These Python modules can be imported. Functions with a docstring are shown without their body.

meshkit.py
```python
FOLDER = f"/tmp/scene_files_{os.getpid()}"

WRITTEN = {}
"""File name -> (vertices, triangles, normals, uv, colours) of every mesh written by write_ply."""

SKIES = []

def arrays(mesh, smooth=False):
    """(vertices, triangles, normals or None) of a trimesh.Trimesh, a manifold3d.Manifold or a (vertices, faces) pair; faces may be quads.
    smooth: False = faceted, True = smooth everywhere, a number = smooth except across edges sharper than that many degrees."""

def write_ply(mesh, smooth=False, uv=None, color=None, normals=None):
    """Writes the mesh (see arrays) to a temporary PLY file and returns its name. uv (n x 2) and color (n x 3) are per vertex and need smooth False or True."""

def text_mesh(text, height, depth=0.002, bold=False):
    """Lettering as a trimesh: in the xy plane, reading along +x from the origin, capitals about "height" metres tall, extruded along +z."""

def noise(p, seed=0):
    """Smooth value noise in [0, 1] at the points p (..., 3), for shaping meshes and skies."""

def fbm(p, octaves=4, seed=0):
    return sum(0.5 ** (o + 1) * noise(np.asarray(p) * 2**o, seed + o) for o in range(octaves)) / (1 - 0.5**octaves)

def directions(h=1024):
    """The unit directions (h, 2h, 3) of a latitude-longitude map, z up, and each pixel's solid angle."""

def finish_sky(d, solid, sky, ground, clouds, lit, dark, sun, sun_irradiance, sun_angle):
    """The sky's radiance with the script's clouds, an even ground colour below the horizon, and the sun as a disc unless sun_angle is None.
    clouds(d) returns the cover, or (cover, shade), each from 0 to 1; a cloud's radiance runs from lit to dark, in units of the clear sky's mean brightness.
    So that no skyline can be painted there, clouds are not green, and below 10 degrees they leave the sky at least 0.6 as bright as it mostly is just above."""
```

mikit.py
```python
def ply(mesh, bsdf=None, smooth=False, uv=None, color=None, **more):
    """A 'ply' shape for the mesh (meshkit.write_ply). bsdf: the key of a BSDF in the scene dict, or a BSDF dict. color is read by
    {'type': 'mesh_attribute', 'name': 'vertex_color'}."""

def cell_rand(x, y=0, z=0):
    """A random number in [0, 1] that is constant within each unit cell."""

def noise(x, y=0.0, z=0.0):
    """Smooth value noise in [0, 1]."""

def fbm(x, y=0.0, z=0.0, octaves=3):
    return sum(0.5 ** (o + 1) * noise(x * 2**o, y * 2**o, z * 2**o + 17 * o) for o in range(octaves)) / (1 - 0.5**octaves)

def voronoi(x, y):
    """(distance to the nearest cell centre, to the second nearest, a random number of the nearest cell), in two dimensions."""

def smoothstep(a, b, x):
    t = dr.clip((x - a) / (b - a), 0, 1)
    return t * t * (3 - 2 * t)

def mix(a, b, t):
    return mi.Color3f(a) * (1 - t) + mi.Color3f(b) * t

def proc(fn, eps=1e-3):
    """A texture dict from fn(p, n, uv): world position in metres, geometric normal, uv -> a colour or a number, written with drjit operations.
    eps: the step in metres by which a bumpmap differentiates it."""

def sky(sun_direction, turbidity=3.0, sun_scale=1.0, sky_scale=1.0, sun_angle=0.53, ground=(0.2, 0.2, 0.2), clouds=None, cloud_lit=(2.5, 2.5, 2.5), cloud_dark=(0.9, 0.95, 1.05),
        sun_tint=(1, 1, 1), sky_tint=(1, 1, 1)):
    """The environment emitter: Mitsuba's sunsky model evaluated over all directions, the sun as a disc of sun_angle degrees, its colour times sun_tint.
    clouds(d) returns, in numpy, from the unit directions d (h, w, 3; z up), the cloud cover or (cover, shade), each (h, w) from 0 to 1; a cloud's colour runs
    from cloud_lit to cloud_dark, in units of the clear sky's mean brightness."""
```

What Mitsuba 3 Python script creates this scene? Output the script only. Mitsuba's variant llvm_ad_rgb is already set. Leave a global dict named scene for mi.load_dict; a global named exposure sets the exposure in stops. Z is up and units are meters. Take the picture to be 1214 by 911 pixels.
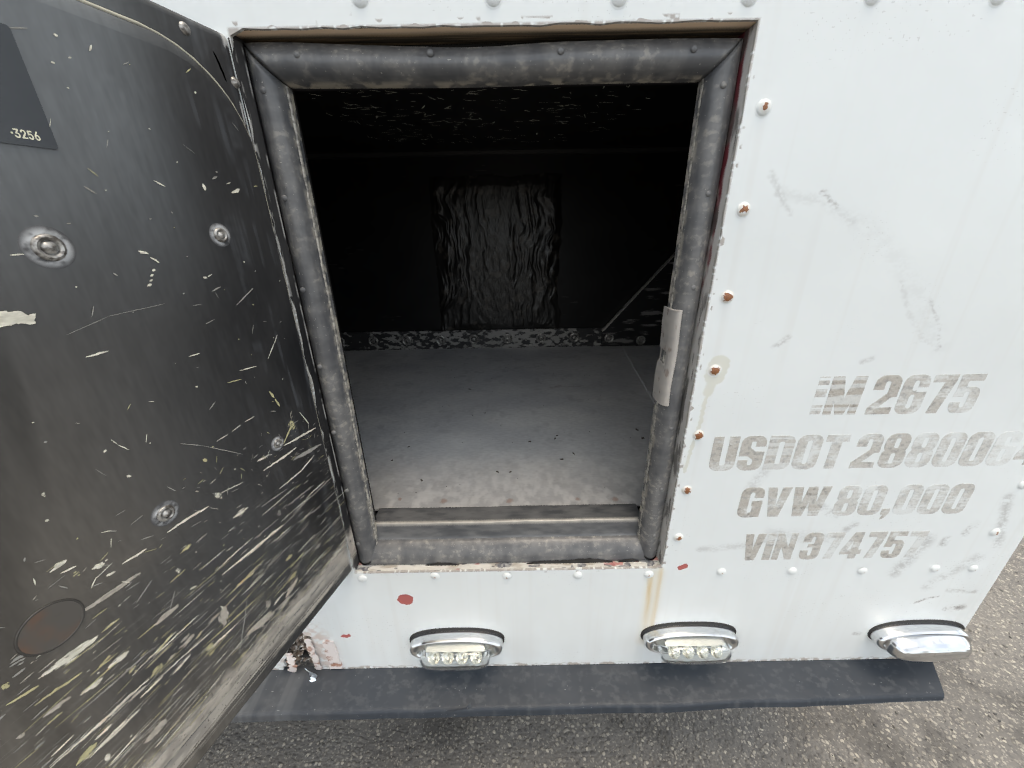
import math, random
import numpy as np, trimesh, drjit as dr, mitsuba as mi, mikit, meshkit
from shapely.geometry import Polygon, box as sbox, LineString, Point
from shapely.ops import unary_union
from shapely import affinity
from mikit import noise, fbm, voronoi, smoothstep, mix, cell_rand, proc

rng = np.random.default_rng(7)
T = mi.ScalarTransform4f
scene = {'type': 'scene'}
labels = {}

# ------------------------------------------------------------------ camera, sky, exposure
PITCH, ROLL = math.radians(22.457), math.radians(1.043)
CAM = np.array([0.0, -0.5, 1.35])
fwd = np.array([0, math.cos(PITCH), -math.sin(PITCH)])
dn0 = np.array([0, -math.sin(PITCH), -math.cos(PITCH)])
up = -(-math.sin(ROLL) * np.array([1.0, 0, 0]) + math.cos(ROLL) * dn0)
scene['camera'] = {'type': 'perspective', 'fov': 106.16, 'fov_axis': 'x', 'near_clip': 0.01, 'far_clip': 400.0,
                   'to_world': T().look_at(origin=CAM.tolist(), target=(CAM + fwd).tolist(), up=up.tolist())}


def cloud_cover(d):
    q = d / np.maximum(np.abs(d[..., 2:]) + 0.35, 0.2)
    n = meshkit.fbm(q * 2.2 + 5.0, 4, 3)
    return np.clip(0.55 + 1.5 * (n - 0.42), 0, 1), np.clip(2.2 * (meshkit.fbm(q * 3.1 + 11.0, 3, 9) - 0.42), 0, 1)


scene['sky'] = mikit.sky((0.12, -0.20, 0.97), turbidity=3, sun_scale=0.15, sun_angle=24, clouds=cloud_cover,
                         cloud_lit=(2.36, 2.32, 2.2), cloud_dark=(1.26, 1.24, 1.2), sky_tint=(1.15, 1.02, 0.88))
exposure = 3.1

# ------------------------------------------------------------------ helpers


def numbered(key):
    if key not in scene and key not in labels:
        return key
    i = 1
    while f'{key}_{i:03d}' in scene or f'{key}_{i:03d}' in labels:
        i += 1
    return f'{key}_{i:03d}'


def add(name, mesh, bsdf, smooth=False, uv=None, **lab):
    key = numbered(name)
    scene[key] = mikit.ply(mesh, bsdf, smooth, uv=uv)
    if lab:
        labels[key] = lab
    return key


def tri(v, f):
    return trimesh.Trimesh(np.asarray(v, float), np.asarray(f, int), process=False)


def bx(x0, x1, y0, y1, z0, z1):
    m = trimesh.creation.box([x1 - x0, y1 - y0, z1 - z0])
    m.apply_translation([(x0 + x1) / 2, (y0 + y1) / 2, (z0 + z1) / 2])
    return m


def join(ms):
    return trimesh.util.concatenate(ms)


def grid_faces(nu, nv, closed_v=False):
    i, j = np.meshgrid(np.arange(nu - 1), np.arange(nv if closed_v else nv - 1), indexing='ij')
    a, b = i * nv + j, i * nv + (j + 1) % nv
    c, d = (i + 1) * nv + (j + 1) % nv, (i + 1) * nv + j
    return np.concatenate([np.stack([a, b, c], -1).reshape(-1, 3), np.stack([a, c, d], -1).reshape(-1, 3)])


def loft(loops, cap0=False, cap1=False):
    """loops: list of (n,3) rings -> mesh"""
    L = np.array(loops)
    m, n = L.shape[:2]
    v = L.reshape(-1, 3)
    f = [grid_faces(m, n, True)]
    for cap, k, flip in ((cap0, 0, False), (cap1, m - 1, True)):
        if cap:
            v = np.vstack([v, L[k].mean(0)])
            c = len(v) - 1
            idx = k * n + np.arange(n)
            t = np.stack([np.full(n, c), np.roll(idx, -1), idx], -1)
            f.append(t[:, ::-1] if flip else t)
    mesh = tri(v, np.concatenate(f))
    return mesh


def outward(mesh):
    if mesh.volume < 0:
        mesh.invert()
    return mesh


def facing(mesh, d):
    """turn an open sheet so that it faces along d"""
    if (mesh.face_normals * mesh.area_faces[:, None]).sum(0) @ np.asarray(d, float) < 0:
        mesh.invert()
    return mesh


def extrude_xz(poly, y0, y1):
    """polygon in (x, z) -> slab between y0 and y1"""
    parts = []
    for g in getattr(poly, 'geoms', [poly]):
        m = trimesh.creation.extrude_polygon(g, abs(y1 - y0), engine='earcut')
        v = m.vertices
        m.vertices = np.stack([v[:, 0], max(y0, y1) - v[:, 2], v[:, 1]], -1)
        parts.append(outward(m))
    return join(parts)


# door frame: u runs from the hinge along the inner face, z up, w out of the inner face
TH = math.radians(-106)
DU = np.array([math.cos(TH), math.sin(TH), 0.0])
DN = np.array([-math.sin(TH), math.cos(TH), 0.0])
DO = np.array([-0.282, 0.0, 0.0])


def dpt(u, z, w):
    u, z, w = np.broadcast_arrays(np.asarray(u, float), np.asarray(z, float), np.asarray(w, float))
    return DO + u[..., None] * DU + w[..., None] * DN + z[..., None] * np.array([0, 0, 1.0])


# ------------------------------------------------------------------ materials
WHITE = (0.70, 0.735, 0.738)


def capsule(x, z, pts, wdt, soft):
    """1 inside a polyline's stroke, 0 outside"""
    best = mi.Float(9.0)
    for (x0, z0), (x1, z1) in zip(pts[:-1], pts[1:]):
        dx, dz = x1 - x0, z1 - z0
        L = dx * dx + dz * dz + 1e-12
        t = dr.clip(((x - x0) * dx + (z - z0) * dz) / L, 0, 1)
        best = dr.minimum(best, dr.sqrt(dr.square(x - x0 - t * dx) + dr.square(z - z0 - t * dz)))
    return 1 - smoothstep(wdt * (1 - soft), wdt * (1 + soft), best)


SMUDGES = [  # soft scuffs on the white panel: polyline, half width, strength
    ([(0.318, 1.380), (0.371, 1.369), (0.413, 1.348)], 0.005, 0.10),
    ([(0.413, 1.348), (0.463, 1.320), (0.519, 1.268), (0.561, 1.218), (0.583, 1.186)], 0.011, 0.055),
    ([(0.499, 1.274), (0.528, 1.230), (0.559, 1.195), (0.581, 1.184)], 0.003, 0.10),
    ([(0.545, 1.25), (0.572, 1.215), (0.584, 1.186)], 0.0018, 0.22),
    ([(0.368, 1.380), (0.389, 1.364)], 0.0022, 0.45),
    ([(0.303, 1.400), (0.323, 1.371), (0.337, 1.358)], 0.0030, 0.16),
    ([(0.358, 1.190), (0.3735, 1.204)], 0.0035, 0.30),
    ([(0.483, 1.166), (0.498, 1.172)], 0.003, 0.2),
    ([(0.318, 0.829), (0.417, 0.840), (0.447, 0.863)], 0.006, 0.20),
    ([(0.557, 0.868), (0.568, 0.878)], 0.006, 0.30),
    ([(0.676, 0.769), (0.694, 0.814), (0.704, 0.842)], 0.011, 0.30),
    ([(0.763, 0.856), (0.770, 0.874)], 0.006, 0.50),
    ([(0.734, 0.832), (0.735, 0.8415)], 0.006, 0.40),
    ([(0.7417, 0.6885), (0.755, 0.698), (0.7773, 0.7052)], 0.0022, 0.55),
    ([(0.8085, 0.671), (0.835, 0.675)], 0.006, 0.60),
    ([(0.748, 0.732), (0.809, 0.801)], 0.009, 0.22),
    ([(0.832, 0.820), (0.800, 0.929)], 0.007, 0.30),
    ([(0.377, 0.955), (0.390, 0.987)], 0.008, 0.22),
    ([(0.470, 0.919), (0.500, 0.917), (0.529, 0.897)], 0.006, 0.30),
    ([(0.655, 0.607), (0.664, 0.606)], 0.004, 0.30),
    ([(0.43, 0.86), (0.53, 0.85)], 0.012, 0.14),
    ([(0.79, 0.72), (0.84, 0.715)], 0.004, 0.3),
]


def white_base(p):
    x, z = p.x, p.z
    c = mi.Color3f(WHITE)
    # faint chalky mottling and low dirt
    m = fbm(x * 6, 3.0, z * 6, 4)
    c = c * (0.95 + 0.08 * m)
    low = smoothstep(0.80, 0.53, z) * fbm(x * 40, z * 7, 1.0, 3)
    c = mix(c, (0.50, 0.475, 0.44), 0.30 * low)
    run = smoothstep(0.56, 0.80, fbm(x * 75, 0.3, z * 1.6, 3))
    c = mix(c, (0.55, 0.53, 0.49), 0.13 * run)
    speck = smoothstep(0.90, 0.93, fbm(x * 420, 5.0, z * 420, 1)) * smoothstep(0.56, 0.70, fbm(x * 9, 1.0, z * 9, 2))
    return mix(c, (0.22, 0.20, 0.185), 0.20 * speck)


def panel_color(p, n, uv):
    x, z = p.x, p.z
    c = white_base(p)
    grain = 0.6 * fbm(x * 65, 2.0, z * 65, 3) + 0.4 * fbm(x * 330, 7.0, z * 330, 2)
    wob = 0.003 * (noise(x * 220, 1.0, z * 220) - 0.5)
    for pts, wd, s in SMUDGES:
        k = capsule(x + wob, z + wob, pts, wd, 0.98)
        c = mix(c, (0.27, 0.26, 0.25), s * k * (0.1 + 1.5 * smoothstep(0.32, 0.68, grain)))
    # sealant smear round the fourth rivet with its long run
    t = dr.maximum(capsule(x + wob, z, [(0.287, 1.166), (0.284, 1.150)], 0.0145, 0.10),
                   capsule(x + wob, z, [(0.281, 1.145), (0.2775, 1.112), (0.2765, 1.078), (0.2705, 1.035), (0.2665, 0.99)], 0.0028, 0.3))
    t = dr.maximum(t, capsule(x, z, [(0.284, 1.15), (0.279, 1.125)], 0.007, 0.25))
    c = mix(c, (0.60, 0.60, 0.525), 0.75 * t)
    # rust run below the sill corner
    r1 = capsule(x, z, [(0.2395, 0.772), (0.2415, 0.74), (0.2440, 0.66), (0.246, 0.60)], 0.0042, 0.9) * smoothstep(0.58, 0.76, z)
    r2 = capsule(x, z, [(0.257, 0.785), (0.2585, 0.72), (0.258, 0.58)], 0.0035, 0.9)
    r3 = capsule(x, z, [(0.249, 0.775), (0.250, 0.60)], 0.013, 0.9)
    rn = 0.55 + 0.45 * noise(x * 500, 0.0, z * 30)
    c = mix(c, (0.62, 0.55, 0.40), 0.45 * r3)
    c = mix(c, (0.58, 0.42, 0.17), 0.75 * dr.maximum(r1, 0.7 * r2) * rn)
    # red primer spots
    bl = 0.0035 * (noise(x * 190, 4.0, z * 190) - 0.5)
    red = capsule(x + bl, z + bl, [(-0.2025, 0.7215), (-0.2005, 0.7215)], 0.0135, 0.06)
    red = dr.maximum(red, capsule(x + bl, z + bl, [(0.291, 0.788), (0.298, 0.7915)], 0.0055, 0.12))
    red = dr.maximum(red, capsule(x + bl, z + bl, [(-0.333, 0.625), (-0.322, 0.627)], 0.004, 0.2))
    c = mix(c, (0.40, 0.115, 0.105), red)
    # chipped dirty rim of the opening and of the lower edge
    ex = dr.maximum(dr.maximum(mi.Float(-1.0), x - 0.257), dr.maximum(0.797 - z - 0.008, z - 1.538))
    e = 1 - smoothstep(0.0002, 0.0028, ex - 0.0045 * smoothstep(0.66, 0.86, noise(x * 110, 2.0, z * 110)))
    c = mix(c, (0.30, 0.265, 0.235), 0.80 * e * smoothstep(-0.284, -0.280, x) * smoothstep(0.2, 0.6, noise(x * 260, 7.0, z * 260) + 0.15))
    lo = (1 - smoothstep(0.529, 0.536, z - 0.006 * noise(x * 90, 1.0, 0.0)))
    c = mix(c, (0.34, 0.29, 0.24), 0.8 * lo * smoothstep(0.35, 0.6, noise(x * 160, 3.0, z * 160)))
    # pink-brown halo round the torn corner
    h = dr.maximum(capsule(x, z, [(-0.455, 0.55), (-0.425, 0.62), (-0.395, 0.645), (-0.378, 0.60), (-0.375, 0.53)], 0.022, 0.8), mi.Float(0))
    c = mix(c, (0.50, 0.36, 0.29), 0.6 * h * smoothstep(0.30, 0.62, fbm(x * 90, 2.0, z * 90, 3)))
    return c


scene['paint_white'] = {'type': 'bumpmap', 'scale': 1.0,
                        'arbitrary': proc(lambda p, n, uv: 0.0035 * fbm(p.x * 4, 0.0, p.z * 4, 2) + 0.00006 * noise(p.x * 300, 1.0, p.z * 300)),
                        'bsdf': {'type': 'principled', 'base_color': proc(panel_color), 'roughness': 0.30, 'specular': 0.45}}
scene['paint_white_plain'] = {'type': 'principled', 'base_color': proc(lambda p, n, uv: white_base(p)), 'roughness': 0.4, 'specular': 0.4}


def letter_color(p, n, uv):
    x, z = p.x, p.z
    g = 0.62 * fbm(x * 42, 1.0, z * 42, 4) + 0.22 * fbm(x * 45, 4.0, z * 330, 3) + 0.16 * noise(x * 420, 4.0, z * 420)
    fine = noise(x * 900, 2.0, z * 900)
    a = (0.30 + 0.70 * smoothstep(0.66, 0.38, g - 0.5 * (uv.x - 0.5))) * (0.72 + 0.40 * fine)
    stripe = smoothstep(0.40, 0.56, fbm(x * 7, 9.0, z * 190, 2))
    a = a * (1 - stripe * (1 - uv.y))
    return mix(white_base(p), mix((0.37, 0.34, 0.295), (0.20, 0.18, 0.155), smoothstep(0.5, 0.8, fbm(x * 190, 0.0, z * 190, 2))), dr.clip(a, 0, 1) * (0.26 + 0.80 * uv.x))


scene['letter_paint'] = {'type': 'principled', 'base_color': proc(letter_color), 'roughness': 0.45, 'specular': 0.35}


def rivet_color(p, n, uv):
    w = noise(p.x * 420 + uv.y * 50, p.y * 420, p.z * 420)
    k = smoothstep(0.05, -0.05, uv.x + 0.55 * (w - 0.5) - uv.y)
    rust = mix((0.30, 0.125, 0.045), (0.17, 0.075, 0.045), noise(p.x * 900, 1.0, p.z * 900))
    halo = smoothstep(0.30, 0.0, dr.abs(uv.x - uv.y - 0.15)) * smoothstep(0.1, 0.4, uv.y)
    c = mix(mi.Color3f(0.66, 0.69, 0.69), (0.56, 0.48, 0.37), 0.45 * halo)
    return mix(c, rust, k)


scene['rivet_paint'] = {'type': 'principled', 'base_color': proc(rivet_color), 'roughness': 0.38, 'specular': 0.45}


def liner_color(p, n, uv):
    """chipped, rusty lining of the opening: brown on top, red primer at the side, white with chips at the sill"""
    x, y, z = p.x, p.y, p.z
    a = fbm(x * 55, y * 160, z * 55, 3)
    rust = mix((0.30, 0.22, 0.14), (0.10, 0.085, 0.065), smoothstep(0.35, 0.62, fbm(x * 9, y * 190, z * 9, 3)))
    rust = mix(rust, (0.84, 0.66, 0.48), smoothstep(0.024, 0.010, y) * 0.95)  # tan front band, painted paler to stand in for ground bounce
    side = mix((0.46, 0.45, 0.43), (0.15, 0.03, 0.04), smoothstep(0.013, 0.019, y + 0.006 * (a - 0.5)) * smoothstep(1.22, 1.42, z + 0.3 * (a - 0.5)) * smoothstep(0.0, 0.1, x))
    side = mix(side, (0.09, 0.085, 0.08), 0.8 * smoothstep(0.48, 0.6, fbm(x * 40, y * 90, z * 20, 3)))
    sill = mix((0.58, 0.57, 0.53), (0.38, 0.35, 0.30), smoothstep(0.45, 0.7, a))
    chip = fbm(x * 75, y * 110, 3.0, 2)
    sill = mix(sill, (0.07, 0.075, 0.10), smoothstep(0.58, 0.68, chip) * (0.4 + 0.6 * noise(x * 300, y * 300, 1.0)))
    sill = mix(sill, (0.42, 0.13, 0.12), 0.7 * smoothstep(0.63, 0.72, fbm(x * 60, y * 100, 9.0, 2)))
    side = dr.select(x < 0, mix((0.035, 0.035, 0.037), (0.16, 0.155, 0.15), smoothstep(0.55, 0.7, a)), side)
    c = dr.select(n.z < -0.5, rust, dr.select(n.z > 0.5, sill, side))
    return c


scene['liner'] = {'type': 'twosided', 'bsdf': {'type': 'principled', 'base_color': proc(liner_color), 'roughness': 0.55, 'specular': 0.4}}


def rubber_color(p, n, uv):
    x, y, z = p.x, p.y, p.z
    a = fbm(x * 24, y * 24, z * 24, 4)
    b = fbm(x * 160, y * 160, z * 160, 3)
    a = 0.6 * fbm(x * 60, y * 60, z * 14, 4) + 0.4 * fbm(x * 14, y * 60, z * 60, 4)
    c = mix((0.080, 0.083, 0.089), (0.165, 0.164, 0.163), smoothstep(0.30, 0.72, a))
    c = mix(c, (0.33, 0.31, 0.275), 0.55 * smoothstep(0.50, 0.75, b) * smoothstep(0.4, 0.65, a))
    # rubbed pale edge along the inner rim (uv.x runs across the bulb)
    e = smoothstep(0.93, 1.0, uv.x) * smoothstep(0.42, 0.62, fbm(x * 70, y * 70, z * 70, 3))
    c = mix(c, (0.42, 0.39, 0.33), 0.85 * e)
    d = smoothstep(0.12, 0.02, uv.x) * smoothstep(0.5, 0.66, fbm(x * 90, y * 60, z * 60, 3))
    c = mix(c, (0.33, 0.31, 0.28), 0.7 * d)
    sp = smoothstep(0.91, 0.94, noise(x * 420, y * 420, z * 420))
    return mix(c, (0.40, 0.38, 0.34), 0.5 * sp)


scene['rubber_seal'] = {'type': 'bumpmap', 'scale': 1.0, 'arbitrary': proc(lambda p, n, uv: 0.0007 * fbm(p.x * 90, p.y * 90, p.z * 90, 3)),
                        'bsdf': {'type': 'principled', 'base_color': proc(rubber_color), 'specular': 0.5,
                                 'roughness': proc(lambda p, n, uv: 0.27 + 0.22 * fbm(p.x * 50, p.y * 50, p.z * 50, 2))}}


def flap_color(p, n, uv):
    x, y, z = p.x, p.y, p.z
    c = mix((0.020, 0.026, 0.035), (0.036, 0.043, 0.054), fbm(x * 14, y * 10, z * 10, 3))
    st = smoothstep(0.60, 0.85, fbm(x * 60 + 1.2 * y, 3.0, y * 1.5, 3))
    scuff = smoothstep(0.50, 0.85, fbm(x * 90, y * 120, 5.0, 4))
    c = mix(c, (0.10, 0.105, 0.11), 0.30 * scuff)
    c = mix(c, (0.15, 0.155, 0.16), 0.42 * st * smoothstep(0.4, 0.65, noise(x * 6, 2.0, 1.0)))
    dust = smoothstep(-0.25, -0.5, x) * fbm(x * 30, y * 30, 2.0, 3)
    c = mix(c, (0.16, 0.155, 0.15), 0.6 * dust)
    sp = smoothstep(0.93, 0.95, noise(x * 330, y * 330, z * 330)) * smoothstep(0.5, 0.6, noise(x * 9, y * 9, 3.0))
    return mix(c, (0.40, 0.40, 0.38), 0.6 * sp)


scene['rubber_flap'] = {'type': 'bumpmap', 'scale': 1.0, 'arbitrary': proc(lambda p, n, uv: 0.0015 * fbm(p.x * 30, p.y * 60, p.z * 60, 3)),
                        'bsdf': {'type': 'principled', 'base_color': proc(flap_color), 'roughness': 0.50, 'specular': 0.32}}


scene['flap_sheet'] = {'type': 'twosided', 'bsdf': {'type': 'principled', 'base_color': proc(flap_color), 'roughness': 0.45}}


def door_color(p, n, uv):
    u, v = uv.x, uv.y
    big = fbm(u * 7, v * 5, 3.0, 4)
    c = mix((0.011, 0.0115, 0.013), (0.032, 0.032, 0.033), smoothstep(0.33, 0.67, big))
    grey_sheen = smoothstep(0.05, 0.22, u + 0.08 * (fbm(u * 9, v * 5, 6.0, 3) - 0.5))
    c = mix(c, (0.072, 0.072, 0.072), 0.65 * grey_sheen)  # grey reflected sheen painted into the base, stronger away from the hinge
    dust = smoothstep(1.42, 0.95, v) * smoothstep(0.15, 0.30, u) * smoothstep(0.22, 0.52, fbm(u * 4 + 3, v * 5, 1.0, 3))
    c = mix(c, (0.145, 0.130, 0.110), 0.80 * dust)
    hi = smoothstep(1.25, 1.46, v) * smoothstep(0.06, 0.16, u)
    c = mix(c, (0.150, 0.162, 0.172), 0.75 * hi * (0.5 + fbm(u * 9, v * 4, 8.0, 3)))  # bluish sky reflection on the upper door, painted into the colour
    # vertical rubbed streaks, pale bluish
    s = smoothstep(0.55, 0.75, fbm(u * 120, v * 9, 2.0, 3)) * smoothstep(0.13, 0.03, u)
    c = mix(c, (0.12, 0.13, 0.145), 0.30 * s * smoothstep(0.35, 0.65, fbm(u * 40, v * 40, 8.0, 3)))
    # fine hair scratches
    f1 = smoothstep(0.70, 0.80, fbm(u * 45 + v * 14, v * 800, 5.0, 2)) * smoothstep(1.12, 0.92, v)
    c = mix(c, (0.27, 0.265, 0.245), 0.28 * f1 * smoothstep(0.35, 0.55, noise(u * 34, v * 34, 2.0)))
    f2 = fbm(u * 300, v * 60, 1.0, 3)
    c = c * (0.86 + 0.28 * f2)
        # dark runs
    dk = smoothstep(0.52, 0.70, fbm(u * 20 + v * 3, v * 2.4, 9.0, 3))
    c = c * (1 - 0.38 * dk)
    return c


def flange_color(p, n, uv):
    u, v = uv.x, uv.y
    c = door_color(p, n, uv)
    # paint rubbed down to dusty primer along the lower edge
    wob = 0.016 * (fbm(u * 12, 1.0, 4.0, 3) - 0.5) + 0.010 * (noise(u * 160, v * 160, 2.0) - 0.5)
    band = smoothstep(0.812, 0.822, v + wob * 0.6) * smoothstep(0.882, 0.864, v + wob)
    streak = smoothstep(0.36, 0.60, fbm(u * 14, v * 420, 2.0, 3))
    low = smoothstep(0.838, 0.822, v)
    tan = mix((0.42, 0.385, 0.335), (0.29, 0.265, 0.235), smoothstep(0.35, 0.7, fbm(u * 70, v * 160, 6.0, 3)))
    c = mix(c, tan, band * (1 - low * streak) * smoothstep(0.20, 0.36, noise(u * 420, v * 420, 1.0) + 0.18))
    # bare bright chips along the hinge edge
    hinge = smoothstep(0.008, 0.004, dr.abs(u - 0.003)) * smoothstep(0.54, 0.66, fbm(u * 190, v * 60, 7.0, 3))
    hinge = dr.maximum(hinge, 0.8 * smoothstep(0.0022, 0.0006, dr.abs(u + 0.0138)) * smoothstep(0.40, 0.58, fbm(v * 40, 1.0, 2.0, 3)))
    return mix(c, (0.42, 0.42, 0.41), 0.9 * hinge)


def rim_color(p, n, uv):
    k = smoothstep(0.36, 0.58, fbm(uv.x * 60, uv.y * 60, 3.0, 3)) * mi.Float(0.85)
    k = dr.maximum(k, 0.85 * smoothstep(1.44, 1.50, uv.y))  # solid cream at the top: sky highlight put into the colour
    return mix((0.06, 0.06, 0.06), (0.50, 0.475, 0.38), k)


scene['edging_worn'] = {'type': 'principled', 'roughness': 0.5, 'base_color': proc(lambda p, n, uv: mix((0.15, 0.145, 0.135), (0.40, 0.38, 0.34), smoothstep(0.25, 0.70, fbm(p.x * 160, 1.0, p.z * 200, 4))))}
scene['rim_highlight'] = {'type': 'principled', 'base_color': proc(rim_color), 'roughness': 0.4}
door_rough = proc(lambda p, n, uv: 0.27 + 0.22 * fbm(uv.x * 16, uv.y * 12, 2.0, 3))
door_bump = proc(lambda p, n, uv: 0.0030 * fbm(p.x * 9, p.y * 9, p.z * 7, 2) + 0.00010 * noise(p.y * 220, p.z * 220, 1.0))
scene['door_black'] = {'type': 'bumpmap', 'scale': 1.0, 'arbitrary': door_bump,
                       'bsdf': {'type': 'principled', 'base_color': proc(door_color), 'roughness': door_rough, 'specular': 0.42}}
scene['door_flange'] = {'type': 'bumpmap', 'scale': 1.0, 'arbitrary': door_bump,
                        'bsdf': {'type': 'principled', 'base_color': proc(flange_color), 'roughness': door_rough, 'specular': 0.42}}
for nm, col in (('scrape_cream', (0.74, 0.72, 0.61)), ('scrape_yellow', (0.50, 0.47, 0.27)), ('scrape_grey', (0.33, 0.325, 0.30)), ('scrape_tan', (0.44, 0.41, 0.355))):
    scene[nm] = {'type': 'twosided', 'bsdf': {'type': 'principled', 'roughness': 0.6, 'specular': 0.3, 'base_color': proc(
        (lambda cc: lambda p, n, uv: mi.Color3f(cc) * (0.55 + 0.6 * fbm(p.y * 260, p.z * 700, p.x * 260, 2)))(col))}}


def bolt_color(p, n, uv):
    k = smoothstep(0.35, 0.7, fbm(p.x * 300, p.y * 300, p.z * 300, 3))
    return mix((0.42, 0.41, 0.39), (0.13, 0.12, 0.11), k)


scene['bolt_steel'] = {'type': 'principled', 'base_color': proc(bolt_color), 'metallic': 0.55, 'roughness': 0.38}
scene['bolt_halo'] = {'type': 'principled', 'base_color': proc(lambda p, n, uv: mix((0.06, 0.06, 0.063), (0.46, 0.47, 0.48),
                      smoothstep(0.3, 0.65, fbm(p.x * 150, p.y * 150, p.z * 150, 3)) * smoothstep(1.0, 0.62, uv.x))), 'roughness': 0.45}
scene['rust_plug'] = {'type': 'principled', 'base_color': proc(lambda p, n, uv: mix((0.085, 0.078, 0.070), (0.120, 0.072, 0.050), smoothstep(0.4, 0.8, fbm(p.y * 60, p.z * 60, p.x * 60, 3)))), 'roughness': 0.5}


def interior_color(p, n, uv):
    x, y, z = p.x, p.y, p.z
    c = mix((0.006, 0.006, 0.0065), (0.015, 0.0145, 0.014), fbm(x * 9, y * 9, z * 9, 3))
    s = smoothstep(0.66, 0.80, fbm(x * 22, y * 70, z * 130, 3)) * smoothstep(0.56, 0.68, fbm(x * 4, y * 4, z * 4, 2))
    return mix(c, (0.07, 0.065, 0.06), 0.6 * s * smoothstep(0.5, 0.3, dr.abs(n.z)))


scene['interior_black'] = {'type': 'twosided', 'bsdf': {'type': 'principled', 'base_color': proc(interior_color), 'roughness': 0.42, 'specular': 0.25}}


scene['lip_grey'] = {'type': 'principled', 'base_color': {'type': 'rgb', 'value': (0.045, 0.044, 0.042)}, 'roughness': 0.4}


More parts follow.
